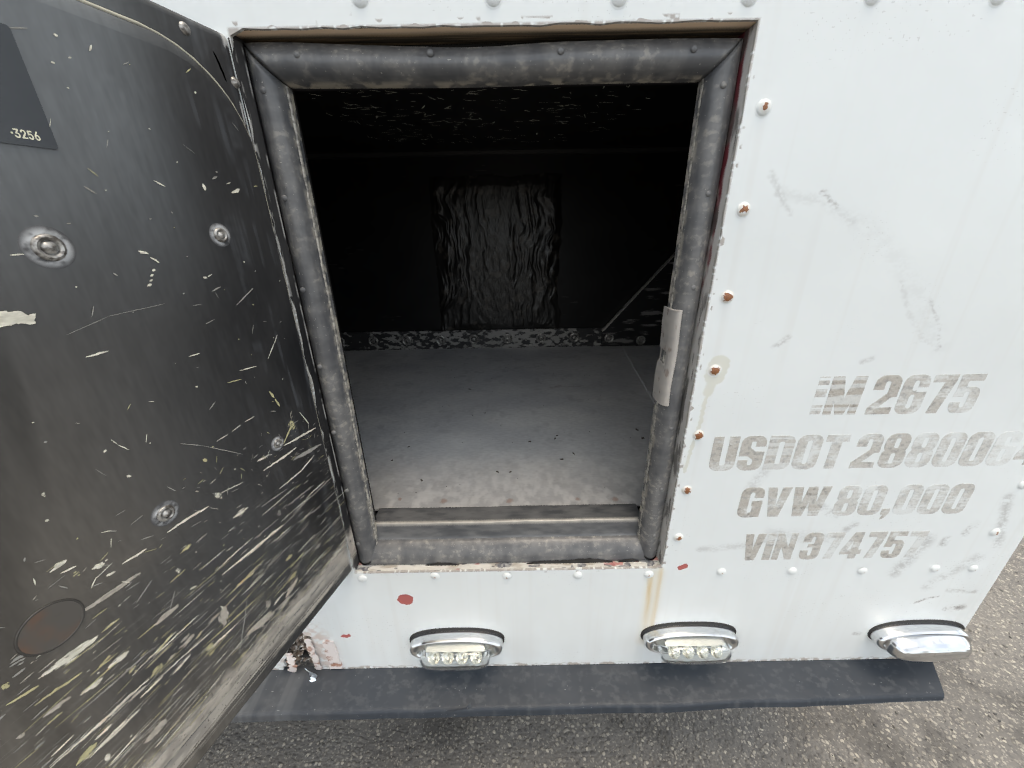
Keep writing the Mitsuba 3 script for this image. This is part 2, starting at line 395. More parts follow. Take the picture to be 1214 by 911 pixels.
def floor_color(p, n, uv):
    x, y = p.x, p.y
    a = fbm(x * 7, y * 9, 1.0, 4)
    c = mix((0.58, 0.585, 0.59), (0.68, 0.68, 0.67), smoothstep(0.3, 0.7, a))
    g = fbm(x * 120, y * 260, 2.0, 3)
    c = c * (0.88 + 0.24 * g)
    front = smoothstep(0.34, 0.07, y + 0.07 * (fbm(x * 30, y * 30, 5.0, 3) - 0.5))
    c = mix(c, mix((0.20, 0.20, 0.203), (0.36, 0.357, 0.352), smoothstep(0.30, 0.75, fbm(x * 80, y * 55, 7.0, 3))), 0.65 * front)  # dirty front, coloured darker to hold down the light falling there
    pit = smoothstep(0.62, 0.78, fbm(x * 34, y * 34, 3.0, 3))
    c = mix(c, (0.40, 0.40, 0.40), 0.3 * pit)
    ru = mi.Float(0)
    for cx, cy, r in ((-0.137, 0.107, 0.006), (-0.009, 0.104, 0.006), (0.124, 0.105, 0.005), (0.196, 0.103, 0.006), (-0.225, 0.115, 0.004)):
        ru = dr.maximum(ru, smoothstep(r * 1.6, r * 0.5, dr.sqrt(dr.square(x - cx) + dr.square(y - cy)) + 0.003 * (noise(x * 300, y * 300) - 0.5)))
    ru = dr.maximum(ru, 0.5 * capsule(x, y, [(0.13, 0.66), (0.16, 0.675), (0.258, 0.667)], 0.007, 0.9) * smoothstep(0.35, 0.6, noise(x * 90, y * 90)))
    return mix(c, (0.21, 0.11, 0.07), 0.5 * ru)


scene['floor_grey'] = {'type': 'bumpmap', 'scale': 1.0, 'arbitrary': proc(lambda p, n, uv: 0.0016 * fbm(p.x * 40, p.y * 40, 1.0, 3)),
                       'bsdf': {'type': 'principled', 'base_color': proc(floor_color), 'roughness': 0.50, 'specular': 0.4}}


def sill_color(p, n, uv):
    x, y, z = p.x, p.y, p.z
    c = mix((0.085, 0.089, 0.096), (0.17, 0.172, 0.175), smoothstep(0.25, 0.75, fbm(x * 26, y * 60, z * 60, 4)))
    e = smoothstep(0.007, 0.001, dr.sqrt(dr.square(y - 0.0445) + dr.square(z - 0.8575))) * (0.55 + 0.6 * fbm(x * 90, 1.0, 2.0, 3))
    return mix(c, (0.46, 0.44, 0.40), 0.8 * e)


scene['sill_steel'] = {'type': 'principled', 'base_color': proc(sill_color), 'roughness': 0.42, 'metallic': 0.25, 'specular': 0.5}
scene['tar'] = {'type': 'bumpmap', 'scale': 1.0, 'arbitrary': proc(lambda p, n, uv: 0.0015 * fbm(p.x * 80, 0.0, p.z * 30, 2)),
                'bsdf': {'type': 'principled', 'base_color': proc(lambda p, n, uv: mix((0.011, 0.010, 0.009), (0.05, 0.043, 0.035), smoothstep(0.6, 0.75, fbm(p.x * 40, 1.0, p.z * 30, 3)))), 'roughness': 0.33, 'specular': 0.45}}


def rail_color(p, n, uv):
    # bare metal rubbed through the black, most of it mid-way along
    k = smoothstep(0.50, 0.60, 0.7 * fbm(p.x * 55, 1.0, p.z * 75, 5) + 0.3 * fbm(p.x * 6, 3.0, p.z * 3, 2) - 0.05 * smoothstep(-0.25, -0.55, p.x))
    return mix((0.030, 0.030, 0.031), (0.34, 0.33, 0.31), k)


scene['rail_worn'] = {'type': 'principled', 'base_color': proc(rail_color), 'roughness': 0.5}
scene['gusset_black'] = {'type': 'twosided', 'bsdf': {'type': 'principled', 'base_color': proc(lambda p, n, uv: mix((0.014, 0.014, 0.015), (0.27, 0.26, 0.25),
                         0.7 * smoothstep(0.58, 0.72, fbm(p.x * 14, p.y * 9, p.z * 60, 4)))), 'roughness': 0.45}}
scene['galvanised'] = {'type': 'twosided', 'bsdf': {'type': 'principled', 'metallic': 0.45, 'roughness': 0.42, 'base_color': proc(
    lambda p, n, uv: mix(mix((0.66, 0.62, 0.57), (0.50, 0.48, 0.46), fbm(p.x * 60, p.y * 60, p.z * 120, 3)), (0.22, 0.13, 0.08), 0.5 * smoothstep(0.64, 0.78, fbm(p.x * 120, p.y * 120, p.z * 60, 3))))}}
scene['chrome'] = {'type': 'principled', 'base_color': proc(lambda p, n, uv: mix((0.68, 0.69, 0.70), (0.50, 0.49, 0.47), 0.5 * smoothstep(0.6, 0.8, fbm(p.x * 150, p.y * 150, p.z * 150, 3)))), 'metallic': 1.0,
                   'roughness': proc(lambda p, n, uv: 0.07 + 0.12 * fbm(p.x * 90, p.y * 90, p.z * 90, 2))}
scene['reflector'] = {'type': 'twosided', 'bsdf': {'type': 'principled', 'base_color': {'type': 'rgb', 'value': (0.72, 0.72, 0.68)}, 'metallic': 0.85, 'roughness': 0.16}}
scene['lamp_body'] = {'type': 'principled', 'base_color': {'type': 'rgb', 'value': (0.52, 0.53, 0.49)}, 'metallic': 0.25, 'roughness': 0.35}
scene['lamp_hood'] = {'type': 'twosided', 'bsdf': {'type': 'principled', 'base_color': {'type': 'rgb', 'value': (0.44, 0.445, 0.425)}, 'metallic': 0.3, 'roughness': 0.3}}
scene['led_yellow'] = {'type': 'principled', 'base_color': {'type': 'rgb', 'value': (0.58, 0.56, 0.44)}, 'roughness': 0.3}
scene['lens_glass'] = {'type': 'dielectric', 'int_ior': 1.49, 'ext_ior': 1.0, 'specular_transmittance': {'type': 'rgb', 'value': (0.97, 0.975, 0.97)}}
scene['lens_clear'] = {'type': 'blendbsdf', 'weight': 0.10, 'a': {'type': 'thindielectric', 'int_ior': 1.5}, 'b': {'type': 'twosided', 'bsdf': {'type': 'principled', 'base_color': {'type': 'rgb', 'value': (0.42, 0.42, 0.36)}, 'roughness': 0.2}}}
scene['rubber_black'] = {'type': 'principled', 'base_color': {'type': 'rgb', 'value': (0.018, 0.017, 0.017)}, 'roughness': 0.6}
scene['plate_dark'] = {'type': 'principled', 'base_color': proc(lambda p, n, uv: mix((0.026, 0.031, 0.038), (0.045, 0.050, 0.058), fbm(p.x * 40, p.y * 40, p.z * 20, 3))), 'roughness': 0.34, 'specular': 0.5}
scene['ink_cream'] = {'type': 'principled', 'base_color': {'type': 'rgb', 'value': (0.66, 0.64, 0.50)}, 'roughness': 0.5}
scene['rust_debris'] = {'type': 'principled', 'base_color': proc(lambda p, n, uv: mix(mix((0.10, 0.068, 0.045), (0.30, 0.25, 0.21), noise(p.x * 160, p.y * 160, p.z * 160)), (0.62, 0.60, 0.57), smoothstep(0.6, 0.75, noise(p.x * 300, p.y * 300, p.z * 300)))), 'roughness': 0.45}
scene['torn_paint'] = {'type': 'twosided', 'bsdf': {'type': 'principled', 'roughness': 0.5, 'base_color': proc(lambda p, n, uv: mix((0.68, 0.62, 0.59), (0.36, 0.19, 0.13), smoothstep(0.48, 0.70, fbm(p.x * 90, p.y * 90, p.z * 90, 3))))}}
scene['foil'] = {'type': 'twosided', 'bsdf': {'type': 'principled', 'base_color': {'type': 'rgb', 'value': (0.72, 0.76, 0.80)}, 'metallic': 0.9, 'roughness': 0.18}}
scene['tyre_rubber'] = {'type': 'principled', 'base_color': {'type': 'rgb', 'value': (0.022, 0.022, 0.023)}, 'roughness': 0.75}
scene['crumb'] = {'type': 'principled', 'base_color': {'type': 'rgb', 'value': (0.085, 0.078, 0.070)}, 'roughness': 0.8}


def asphalt_color(p, n, uv):
    x, y = p.x, p.y
    wx, wy = x + 0.004 * noise(x * 90, y * 90, 1.0), y + 0.004 * noise(x * 90, y * 90, 2.0)
    d1, e1, r1 = voronoi(wx * 92, wy * 92)
    d2, e2, r2 = voronoi(wx * 190, wy * 190)
    big = fbm(x * 3.0, y * 3.0, 4.0, 4)
    smooth = capsule(x, y, [(-1.6, -0.1), (-0.6, 0.0), (0.15, 0.02)], 0.42, 0.35)
    binder = mix((0.138, 0.134, 0.130), (0.205, 0.198, 0.187), big)
    s1 = (1 - smoothstep(0.30, 0.46, d1)) * smoothstep(0.35 + 0.12 * smooth, 0.55 + 0.12 * smooth, r1)
    s2 = (1 - smoothstep(0.28, 0.46, d2)) * smoothstep(0.25, 0.45, r2)
    k1, k2 = cell_rand(r1 * 9999, 3), cell_rand(r2 * 9999, 5)
    c = mix(binder, mix((0.12, 0.118, 0.118), (0.42, 0.40, 0.355), k2 * k2), 0.85 * s2)
    c = mix(c, mix((0.12, 0.118, 0.118), (0.48, 0.455, 0.40), k1 * k1), 0.9 * s1)
    c = c * mi.Color3f(1.03, 1.0, 0.96) * (0.80 + 0.38 * big)
    oil = smoothstep(0.58, 0.72, fbm(x * 6 + 2, y * 6, 7.0, 3))
    return c * (1 - 0.30 * oil)


def asphalt_bump(p, n, uv):
    x, y = p.x, p.y
    wx, wy = x + 0.004 * noise(x * 90, y * 90, 1.0), y + 0.004 * noise(x * 90, y * 90, 2.0)
    d1, e1, r1 = voronoi(wx * 92, wy * 92)
    return 0.0030 * (1 - smoothstep(0.2, 0.6, d1)) * r1 + 0.0022 * fbm(x * 260, y * 260, 1.0, 2) + 0.004 * fbm(x * 30, y * 30, 2.0, 2)


scene['asphalt'] = {'type': 'bumpmap', 'scale': 1.0, 'arbitrary': proc(asphalt_bump, 6e-4),
                    'bsdf': {'type': 'principled', 'base_color': proc(asphalt_color), 'roughness': 0.78, 'specular': 0.35}}
scene['stone_grey'] = {'type': 'principled', 'base_color': proc(lambda p, n, uv: mix((0.07, 0.068, 0.066), (0.30, 0.28, 0.24), cell_rand(p.x * 45, p.y * 45))), 'roughness': 0.8}

# ------------------------------------------------------------------ ground
g = 150.0
add('ground', tri([[-g, -g, 0], [g, -g, 0], [g, g, 0], [-g, g, 0]], [[0, 1, 2], [0, 2, 3]]), 'asphalt',
    label='grey worn asphalt with pale aggregate under the truck', kind='structure')
ico = trimesh.creation.icosphere(subdivisions=0)
st = []
for _ in range(2600):
    x, y = rng.uniform(-1.2, 2.3), rng.uniform(-0.35, 1.0)
    if -0.6 < x < 0.8 and y > 0.2:
        continue
    s = 0.0016 + 0.0032 * rng.random() ** 2
    m = ico.copy()
    m.vertices = m.vertices * s * rng.uniform(0.6, 1.3, 3) * (1 + 0.25 * rng.standard_normal((12, 1)))
    m.apply_translation([x, y, 0.25 * s])
    st.append(m)
add('gravel', join(st), 'stone_grey', label='loose grit scattered over the asphalt beside the truck', kind='stuff')

# ------------------------------------------------------------------ truck: shell
labels['truck'] = {'label': 'white riveted truck body with open black hatch door, faded lettering and chrome lamps', 'category': 'truck'}
X0, X1, Y1, ZB, ZT = -4.2, 0.869, 2.35, 0.529, 2.75
OX0, OX1, OZ0, OZ1 = -0.282, 0.257, 0.789, 1.538


def jag(pts, amp, step, seed):
    r = np.random.default_rng(seed)
    l = LineString(pts)
    n = int(l.length / step)
    return [(l.interpolate(i / n, normalized=True).x + amp * r.standard_normal(), l.interpolate(i / n, normalized=True).y + amp * r.standard_normal()) for i in range(n + 1)]


torn = Polygon(jag([(-0.47, 0.50), (-0.462, 0.56), (-0.440, 0.612), (-0.415, 0.640), (-0.397, 0.628), (-0.400, 0.585), (-0.393, 0.54), (-0.396, 0.50)], 0.003, 0.008, 3)).buffer(0)
outline = sbox(X0, ZB, X1 - 0.003, ZT)
outline = outline.difference(torn).difference(Point(-2.6, 0.50).buffer(0.68))
opening = Polygon(jag([(OX0, OZ0), (OX1, OZ0), (OX1, OZ1), (OX0, OZ1), (OX0, OZ0)], 0.0006, 0.02, 5)).buffer(0)
PANEL = 'truck__side_panel'
add(PANEL, extrude_xz(outline.difference(opening), 0.0, 0.004), 'paint_white')
# rounded corner where the side turns to the end of the body
arc = [(X1 - 0.006 + 0.006 * math.cos(a), 0.006 + 0.006 * math.sin(a)) for a in np.linspace(-math.pi / 2, 0, 7)]
prof = [(X1 - 0.0031, 0.004), (X1 - 0.0031, 0.0002)] + [p for p in arc if p[0] > X1 - 0.003] + [(X1, Y1), (X1 - 0.004, Y1), (X1 - 0.004, 0.008)]
m = trimesh.creation.extrude_polygon(Polygon(prof).buffer(0), ZT - ZB, engine='earcut')
m.apply_translation([0, 0, ZB])
add('truck__end_panel', outward(m), 'paint_white_plain')
add('truck__roof', bx(X0, X1 - 0.004, 0.004, Y1, ZT - 0.004, ZT), 'paint_white_plain')
add('truck__rear_panel', bx(X0, X1 - 0.004, Y1 - 0.004, Y1, ZB, ZT - 0.004), 'paint_white_plain')
add('truck__front_bulkhead', bx(X0, X0 + 0.004, 0.004, Y1 - 0.004, ZB, ZT - 0.004), 'paint_white_plain')
add('truck__underside', bx(-1.9, X1 - 0.004, 0.004, Y1 - 0.004, ZB + 0.03, ZB + 0.036), 'rubber_black')
add('truck__underside', bx(X0, -3.3, 0.004, Y1 - 0.004, ZB + 0.03, ZB + 0.036), 'rubber_black')
add('truck__chassis_rail', bx(X0, 0.55, 0.75, 0.85, 0.42, ZB + 0.028), 'rubber_black')
add('truck__chassis_rail', bx(X0, 0.55, 1.5, 1.6, 0.42, ZB + 0.028), 'rubber_black')
add('truck__axle', trimesh.creation.cylinder(0.07, segment=[[-2.6, 0.15, 0.5], [-2.6, 2.2, 0.5]], sections=16), 'rubber_black')
for y in (0.08, 1.97):
    tp = [(0.28, -0.10), (0.30, -0.145), (0.44, -0.15), (0.485, -0.13), (0.50, -0.09), (0.50, 0.09), (0.485, 0.13), (0.44, 0.15), (0.30, 0.145), (0.28, 0.10), (0.28, -0.10)]
    ty = trimesh.creation.revolve(np.array(tp), sections=56)
    ty.apply_transform(trimesh.transformations.rotation_matrix(math.pi / 2, [1, 0, 0]))
    ty.apply_translation([-2.6, y + 0.15, 0.501])
    w = add('truck__wheel', outward(ty), 'tyre_rubber', 40)
    rm = trimesh.creation.revolve(np.array([(0.0, 0.0), (0.12, 0.0), (0.14, 0.04), (0.22, 0.05), (0.25, -0.09), (0.279, -0.11), (0.279, 0.11), (0.0, 0.11)]), sections=40)
    rm.apply_transform(trimesh.transformations.rotation_matrix(math.pi / 2, [1, 0, 0]))
    rm.apply_translation([-2.6, y + 0.15, 0.501])
    add(w + '__rim', outward(rm), 'paint_white_plain', 30)

# ------------------------------------------------------------------ rivets of the panel


def dome(R, h, n=14, rings=5, edge=0.0):
    """spherical cap with base in xy plane, z up; returns mesh and radius fraction per vertex"""
    loops, frac = [], []
    for k in range(rings + 1):
        a = k / rings
        r = R * math.cos(a * math.pi / 2) if k < rings else 1e-5
        z = h * math.sin(a * math.pi / 2)
        t = np.arange(n) * 2 * math.pi / n
        loops.append(np.stack([r * np.cos(t), r * np.sin(t), np.full(n, z)], -1))
        frac += [r / R] * n
    return facing(loft(loops), [0, 0, 1]), np.array(frac)


def orient(mesh, pos, normal):
    z = np.asarray(normal, float) / np.linalg.norm(normal)
    a = np.cross([0, 0, 1.0], z) if abs(z[2]) < 0.9 else np.array([1.0, 0, 0])
    a /= np.linalg.norm(a)
    M = np.eye(4)
    M[:3, 0], M[:3, 1], M[:3, 2], M[:3, 3] = a, np.cross(z, a), z, pos
    m = mesh.copy()
    m.apply_transform(M)
    return m


RIV = [(0.2791, 1.4633, .28), (0.2786, 1.3621, .42), (0.2797, 1.2598, .55), (0.282, 1.1587, .58), (0.2771, 1.0554, .58), (0.2751, 0.9554, .52), (0.2761, 0.8579, .38),
       (-0.2707, 0.7759, .0), (-0.1419, 0.7788, .0), (-0.0152, 0.7757, .12), (0.1105, 0.7746, .0), (0.2362, 0.7735, .10), (0.3644, 0.7765, .14), (0.4901, 0.7754, .0),
       (0.6152, 0.7723, .0), (0.7428, 0.7752, .05), (0.8109, 0.7735, .06), (0.8115, 0.8563, .22), (0.8116, 0.9534, .12), (0.8116, 1.055, .1), (0.8116, 1.158, .1),
       (0.2434, 1.5562, 0), (0.3669, 1.5552, .1), (0.4933, 1.5535, 0), (0.62, 1.553, 0), (-0.1437, 1.5606, .1), (-0.0115, 1.5595, .1), (0.1136, 1.5575, 0), (0.745, 1.553, 0),
       (0.8116, 1.26, 0), (0.8116, 1.362, 0), (0.8116, 1.463, .1), (-0.3985, 0.7775, .1), (-0.526, 0.777, 0)]
for i, (x, z, rust) in enumerate(RIV):
    b, fr = dome(0.0082, 0.0040)
    fl, ff = dome(0.0100, 0.0007, rings=3)
    mesh = join([b, fl])
    mesh = orient(mesh, [x, 0.0, z], [0.10 * rng.standard_normal() * 0.3, -1, 0.03 * rng.standard_normal()])
    uv = np.stack([np.concatenate([fr * 0.82, ff]), np.full(len(mesh.vertices), rust)], -1)
    add(PANEL + '__rivet', mesh, 'rivet_paint', True, uv=uv)

# ------------------------------------------------------------------ lettering


def rr(x0, y0, x1, y1, r):
    return sbox(x0 + r, y0 + r, x1 - r, y1 - r).buffer(r, 8)


def P(*pts):
    return Polygon(pts)


def glyph(ch):
    S = 0.245
    W = 0.61
    a, b = S, W - S
    full = rr(0.0, -0.01, W, 1.01, 0.21)
    slot = rr(a, 0.15, b, 0.85, 0.055)
    if ch in '0O':
        return (W + 0.01 if ch == 'O' else W), full.difference(slot)
    if ch == 'I':
        return 0.25, sbox(0, 0, 0.25, 1)
    if ch == 'M':
        return 0.80, unary_union([sbox(0, 0, 0.2, 1), sbox(0.60, 0, 0.80, 1), P((0, 1), (0.27, 1), (0.5, 0), (0.30, 0)), P((0.80, 1), (0.53, 1), (0.30, 0), (0.5, 0))])
    if ch == 'U':
        return 0.63, unary_union([rr(0, -0.01, 0.63, 0.6, 0.21), sbox(0, 0.3, 0.63, 1)]).difference(unary_union([rr(a, 0.15, 0.63 - a, 0.7, 0.055), sbox(a, 0.4, 0.63 - a, 1.1)]))
    if ch == 'S':
        s = full.difference(unary_union([rr(a, 0.62, b, 0.86, 0.055), sbox(a, 0.60, b + 0.0, 0.8), rr(a, 0.14, b, 0.38, 0.055), sbox(a, 0.2, b, 0.40), sbox(b - 0.02, 0.55, W + 0.1, 0.70), sbox(-0.1, 0.30, a + 0.02, 0.42)]))
        return W, unary_union([s, P((0.02, 0.70), (a, 0.68), (W - 0.02, 0.36), (W - 0.02, 0.26), (b, 0.30), (0.02, 0.58))])
    if ch == 'D':
        return 0.63, unary_union([rr(0, 0, 0.63, 1, 0.2), sbox(0, 0, 0.3, 1)]).difference(rr(a + 0.01, 0.17, 0.63 - a, 0.83, 0.04))
    if ch == 'T':
        return 0.56, unary_union([sbox(0, 0.80, 0.56, 1), sbox(0.155, 0, 0.405, 1)])
    if ch == 'G':
        s = full.difference(slot).difference(sbox(b - 0.02, 0.56, W + 0.1, 0.66))
        return W, unary_union([s, sbox(0.33, 0.39, W, 0.55), sbox(b, 0, W, 0.5)])
    if ch == 'V':
        return 0.64, P((0, 1), (0.25, 1), (0.32, 0.35), (0.39, 1), (0.64, 1), (0.46, 0), (0.18, 0))
    if ch == 'W':
        return 0.98, unary_union([P((0, 1), (0.23, 1), (0.29, 0.45), (0.37, 1), (0.61, 1), (0.69, 0.45), (0.75, 1), (0.98, 1), (0.84, 0), (0.58, 0), (0.49, 0.5), (0.40, 0), (0.14, 0))])
    if ch == 'N':
        return 0.62, unary_union([sbox(0, 0, 0.2, 1), sbox(0.42, 0, 0.62, 1), P((0, 1), (0.2, 1), (0.62, 0), (0.42, 0))])
    if ch == '2':
        top = full.intersection(sbox(-1, 0.45, 1, 2)).difference(unary_union([rr(a, 0.3, b, 0.86, 0.055), sbox(-0.1, 0.4, a + 0.001, 0.64)]))
        return W, unary_union([top, P((b, 0.66), (W, 0.66), (W - 0.01, 0.56), (0.25, 0.18), (W - 0.02, 0.18), (W - 0.02, 0), (0, 0), (0, 0.17), (b, 0.55))])
    if ch == '3':
        s = full.difference(rr(a, 0.14, b, 0.86, 0.055)).difference(sbox(-0.1, 0.34, a + 0.001, 0.66))
        return W, unary_union([s, sbox(0.19, 0.455, b + 0.05, 0.585)]).difference(sbox(W - 0.03, 0.50, W + 0.1, 0.54))
    if ch == '4':
        return 0.65, unary_union([sbox(0.30, 0, 0.54, 1), sbox(0, 0.17, 0.65, 0.34), P((0, 0.34), (0.26, 1), (0.54, 1), (0.54, 0.34))]).difference(P((0.20, 0.34), (0.31, 0.34), (0.31, 0.74)))
    if ch == '5':
        low = rr(0, -0.01, W, 0.68, 0.2).difference(unary_union([rr(a, 0.14, b, 0.55, 0.05), sbox(-0.1, 0.28, a + 0.001, 0.42)]))
        return W, unary_union([low, sbox(0.02, 0.42, 0.23, 1), sbox(0.02, 0.83, W - 0.03, 1)])
    if ch == '6':
        return W, full.difference(unary_union([rr(a, 0.14, b, 0.50, 0.05), rr(a, 0.60, b, 0.86, 0.05), sbox(b - 0.01, 0.57, W + 0.1, 0.69)]))
    if ch == '7':
        return 0.55, unary_union([sbox(0, 0.81, 0.55, 1), P((0.30, 0.85), (0.55, 0.85), (0.38, 0), (0.12, 0))])
    if ch == '8':
        o = unary_union([rr(0, -0.01, W, 0.58, 0.21), rr(0.01, 0.44, W - 0.01, 1.01, 0.21)])
        return W, o.difference(unary_union([rr(a, 0.13, b, 0.43, 0.055), rr(a, 0.58, b, 0.87, 0.055)]))
    if ch == ',':
        return 0.22, P((0, 0.2), (0.22, 0.2), (0.22, 0.02), (0.10, -0.16), (0.03, -0.16), (0.08, 0.0), (0, 0.0))
    raise ValueError(ch)


LINES = [('IM 2675', 0.4335, 0.6700, 1.0852, 0.0605, 'top line of faded lettering reading IM 2675', [(.62, .0), (.88, .45), 0, (.80, 1), (.58, 1), (.68, 1), (.52, .9)]),
         ('USDOT 2880064', 0.3020, 0.8125, 0.9915, 0.0600, 'second line of faded lettering reading USDOT 2880064', [(.74, 1), (.70, 1), (.62, .55), (.54, 1), (.54, .9), 0, (.62, 1), (.68, 1), (.42, 1), (.46, 1), (.46, 1), (.24, 1), (.60, .9)]),
         ('GVW 80,000', 0.3650, 0.7375, 0.8985, 0.0585, 'third line of faded lettering reading GVW 80,000', [(.80, 1), (.68, .9), (.80, .8), 0, (.46, .9), (.55, 1), (.7, 1), (.44, 1), (.50, 1), (.55, 1)]),
         ('VIN 374757', 0.3905, 0.7000, 0.8030, 0.0585, 'lowest line of faded lettering reading VIN 374757', [(.80, 1), (.68, .9), (.76, .8), 0, (.70, 1), (.50, .8), (.68, .9), (.55, 1), (.72, 1), (.48, 1)])]
for text, xa, xb, zb, cap, lab, fades in LINES:
    adv, x = [], 0.0
    for ch in text:
        if ch == ' ':
            x += 0.17
            adv.append(None)
            continue
        w, gl = glyph(ch)
        adv.append((x, gl))
        x += w + 0.060
    sx = (xb - xa) / ((x - 0.060) * cap)
    ms, uvs = [], []
    for a, fd in zip(adv, fades):
        if a is None:
            continue
        gl = affinity.translate(affinity.scale(a[1], cap * sx, cap, origin=(0, 0)), xa + a[0] * cap * sx, zb)
        me = extrude_xz(gl.buffer(0), -0.0004, 0.0005)
        ms.append(me)
        uvs.append(np.tile(fd, (len(me.vertices), 1)))
    add(PANEL + '__lettering', join(ms), 'letter_paint', False, uv=np.vstack(uvs), label=lab)

# ------------------------------------------------------------------ lining of the opening and the door seal
FR = 'truck__door_frame'
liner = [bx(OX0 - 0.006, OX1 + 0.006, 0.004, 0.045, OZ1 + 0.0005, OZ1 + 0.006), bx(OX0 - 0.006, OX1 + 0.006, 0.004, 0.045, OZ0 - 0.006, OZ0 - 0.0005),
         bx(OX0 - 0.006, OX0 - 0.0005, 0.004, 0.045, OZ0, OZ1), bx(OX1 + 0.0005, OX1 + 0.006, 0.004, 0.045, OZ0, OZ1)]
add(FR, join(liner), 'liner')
# black backing ring that carries the seal
IX0, IX1, IZ0, IZ1 = -0.250, 0.2265, 0.826, 1.500
add(FR + '__backing', extrude_xz(sbox(OX0 - 0.004, OZ0 - 0.004, OX1 + 0.004, OZ1 + 0.004).difference(sbox(IX0, IZ0 - 0.03, IX1, IZ1)), 0.046, 0.050), 'rubber_black')

SW = 0.034
# bulb section: (across, depth) from the outer to the inner rim
SEC = [(0.0, .044), (0.0, .026), (0.0015, .0225), (0.005, .0195), (0.0095, .0150), (0.015, .0122), (0.0205, .0120), (0.0255, .0145), (0.0295, .0195), (0.0322, .0265), (0.0335, .0330), (0.034, .0345), (0.034, .044)]


def seal_bar(p0, p1, inward, mitre0, mitre1, seed, sag=None, sec=SEC, n=90):
    """bar along p0->p1 in the (x, z) plane, section across = inward; mitre shifts an end by across * mitre"""
    p0, p1, inward = (np.asarray(q, float) for q in (p0, p1, inward))
    L = np.linalg.norm(p1 - p0)
    d = (p1 - p0) / L
    v, uv = [], []
    for k in range(n + 1):
        t = k / n
        for a, b in sec:
            s = mitre0 * a + t * (L - (mitre0 + mitre1) * a)
            q = p0 + d * s + inward * a
            w = 0.0024 * (meshkit.fbm(np.array([s * 9, a * 14, seed * 7.3]), 3) - 0.5)
            bulge = math.sin(math.pi * a / SW)
            off = sag(s / L) * (1 - 0.75 * a / SW) if sag else 0.0
            v.append([q[0] - inward[0] * (w + off), b + bulge * w * 1.4, q[1] - inward[1] * (w + off)])
            uv.append([a / SW, s])
    m = tri(v, grid_faces(n + 1, len(sec)))
    # end caps
    c0, c1 = np.arange(len(sec)), n * len(sec) + np.arange(len(sec))
    fan = [[c0[0], c0[i + 1], c0[i]] for i in range(1, len(sec) - 1)] + [[c1[0], c1[i], c1[i + 1]] for i in range(1, len(sec) - 1)]
    m = tri(v, np.vstack([m.faces, fan]))
    return outward(m), np.array(uv)


SX0, SX1, SZ0, SZ1 = OX0 - 0.0005, 0.2565, 0.7885, 1.533
SEALS = [('top', (SX0, SZ1), (SX1, SZ1), (0, -1), 1, 1, lambda t: 0.0042 * math.exp(-((t - 0.05) / 0.13) ** 2) - 0.0038 * math.exp(-((t - 0.46) / 0.16) ** 2)),
         ('left', (SX0, SZ1), (SX0, SZ0), (1, 0), 1, 0.35, None), ('right', (SX1, SZ1), (SX1, SZ0), (-1, 0), 1, 0.35, None)]
SEALKEY = {}
for i, (nm, p0, p1, inw, m0, m1, sag) in enumerate(SEALS):
    me, uv = seal_bar(p0, p1, inw, m0, m1, i + 1, sag)
    k = add('truck__door_seal', me, 'rubber_seal', True, uv=uv)
    SEALKEY[nm] = k
    # worn metal edging on the inner rim
    pts, e = [], []
    L = abs(p1[0] - p0[0]) + abs(p1[1] - p0[1])
    q0, q1, iv = np.array(p0), np.array(p1), np.array(inw, float)
    dd = (q1 - q0) / L
    s0, s1 = SW * m0, L - SW * max(m1, 0.9)
    ring = []
    for t in np.linspace(s0, s1, 120):
        c = q0 + dd * t + iv * (SW + 0.0003)
        wv = 0.0006 * rng.standard_normal()
        hw = (0.0005 if nm == 'left' else 0.0002) + 0.0004 * rng.random()
        ring.append([[c[0] + iv[0] * a_, b_, c[1] + iv[1] * a_] for a_, b_ in ((-hw, .0305 + wv), (hw, .0320 + wv), (hw, .0345), (-hw, .0345))])
    if nm != 'top':
        add(k + '__edging', outward(loft(ring, True, True)), 'rim_highlight', False, uv=np.stack([np.zeros(480), np.asarray(ring).reshape(-1, 3)[:, 2]], -1) if False else np.stack([np.asarray(ring)[:, :, 0].ravel(), np.asarray(ring)[:, :, 2].ravel() * 0.9], -1)) if False else add(k + '__edging', outward(loft(ring, True, True)), 'edging_worn')
lip = [(0.0, .050), (0.0, .018), (0.002, .0155), (0.008, .0150), (0.018, .0175), (0.028, .0235), (0.035, .0315), (0.0375, .0385), (0.0375, .050)]
me, uv = seal_bar((SX0 + 0.012, 0.7888), (SX1 - 0.010, 0.7888), (0, 1), 0.45, 0.45, 9, None, lip)
SEALKEY['bottom'] = add('truck__door_seal', me, 'rubber_seal', True, uv=uv * np.array([0.5, 1]) + np.array([0.15, 0]))
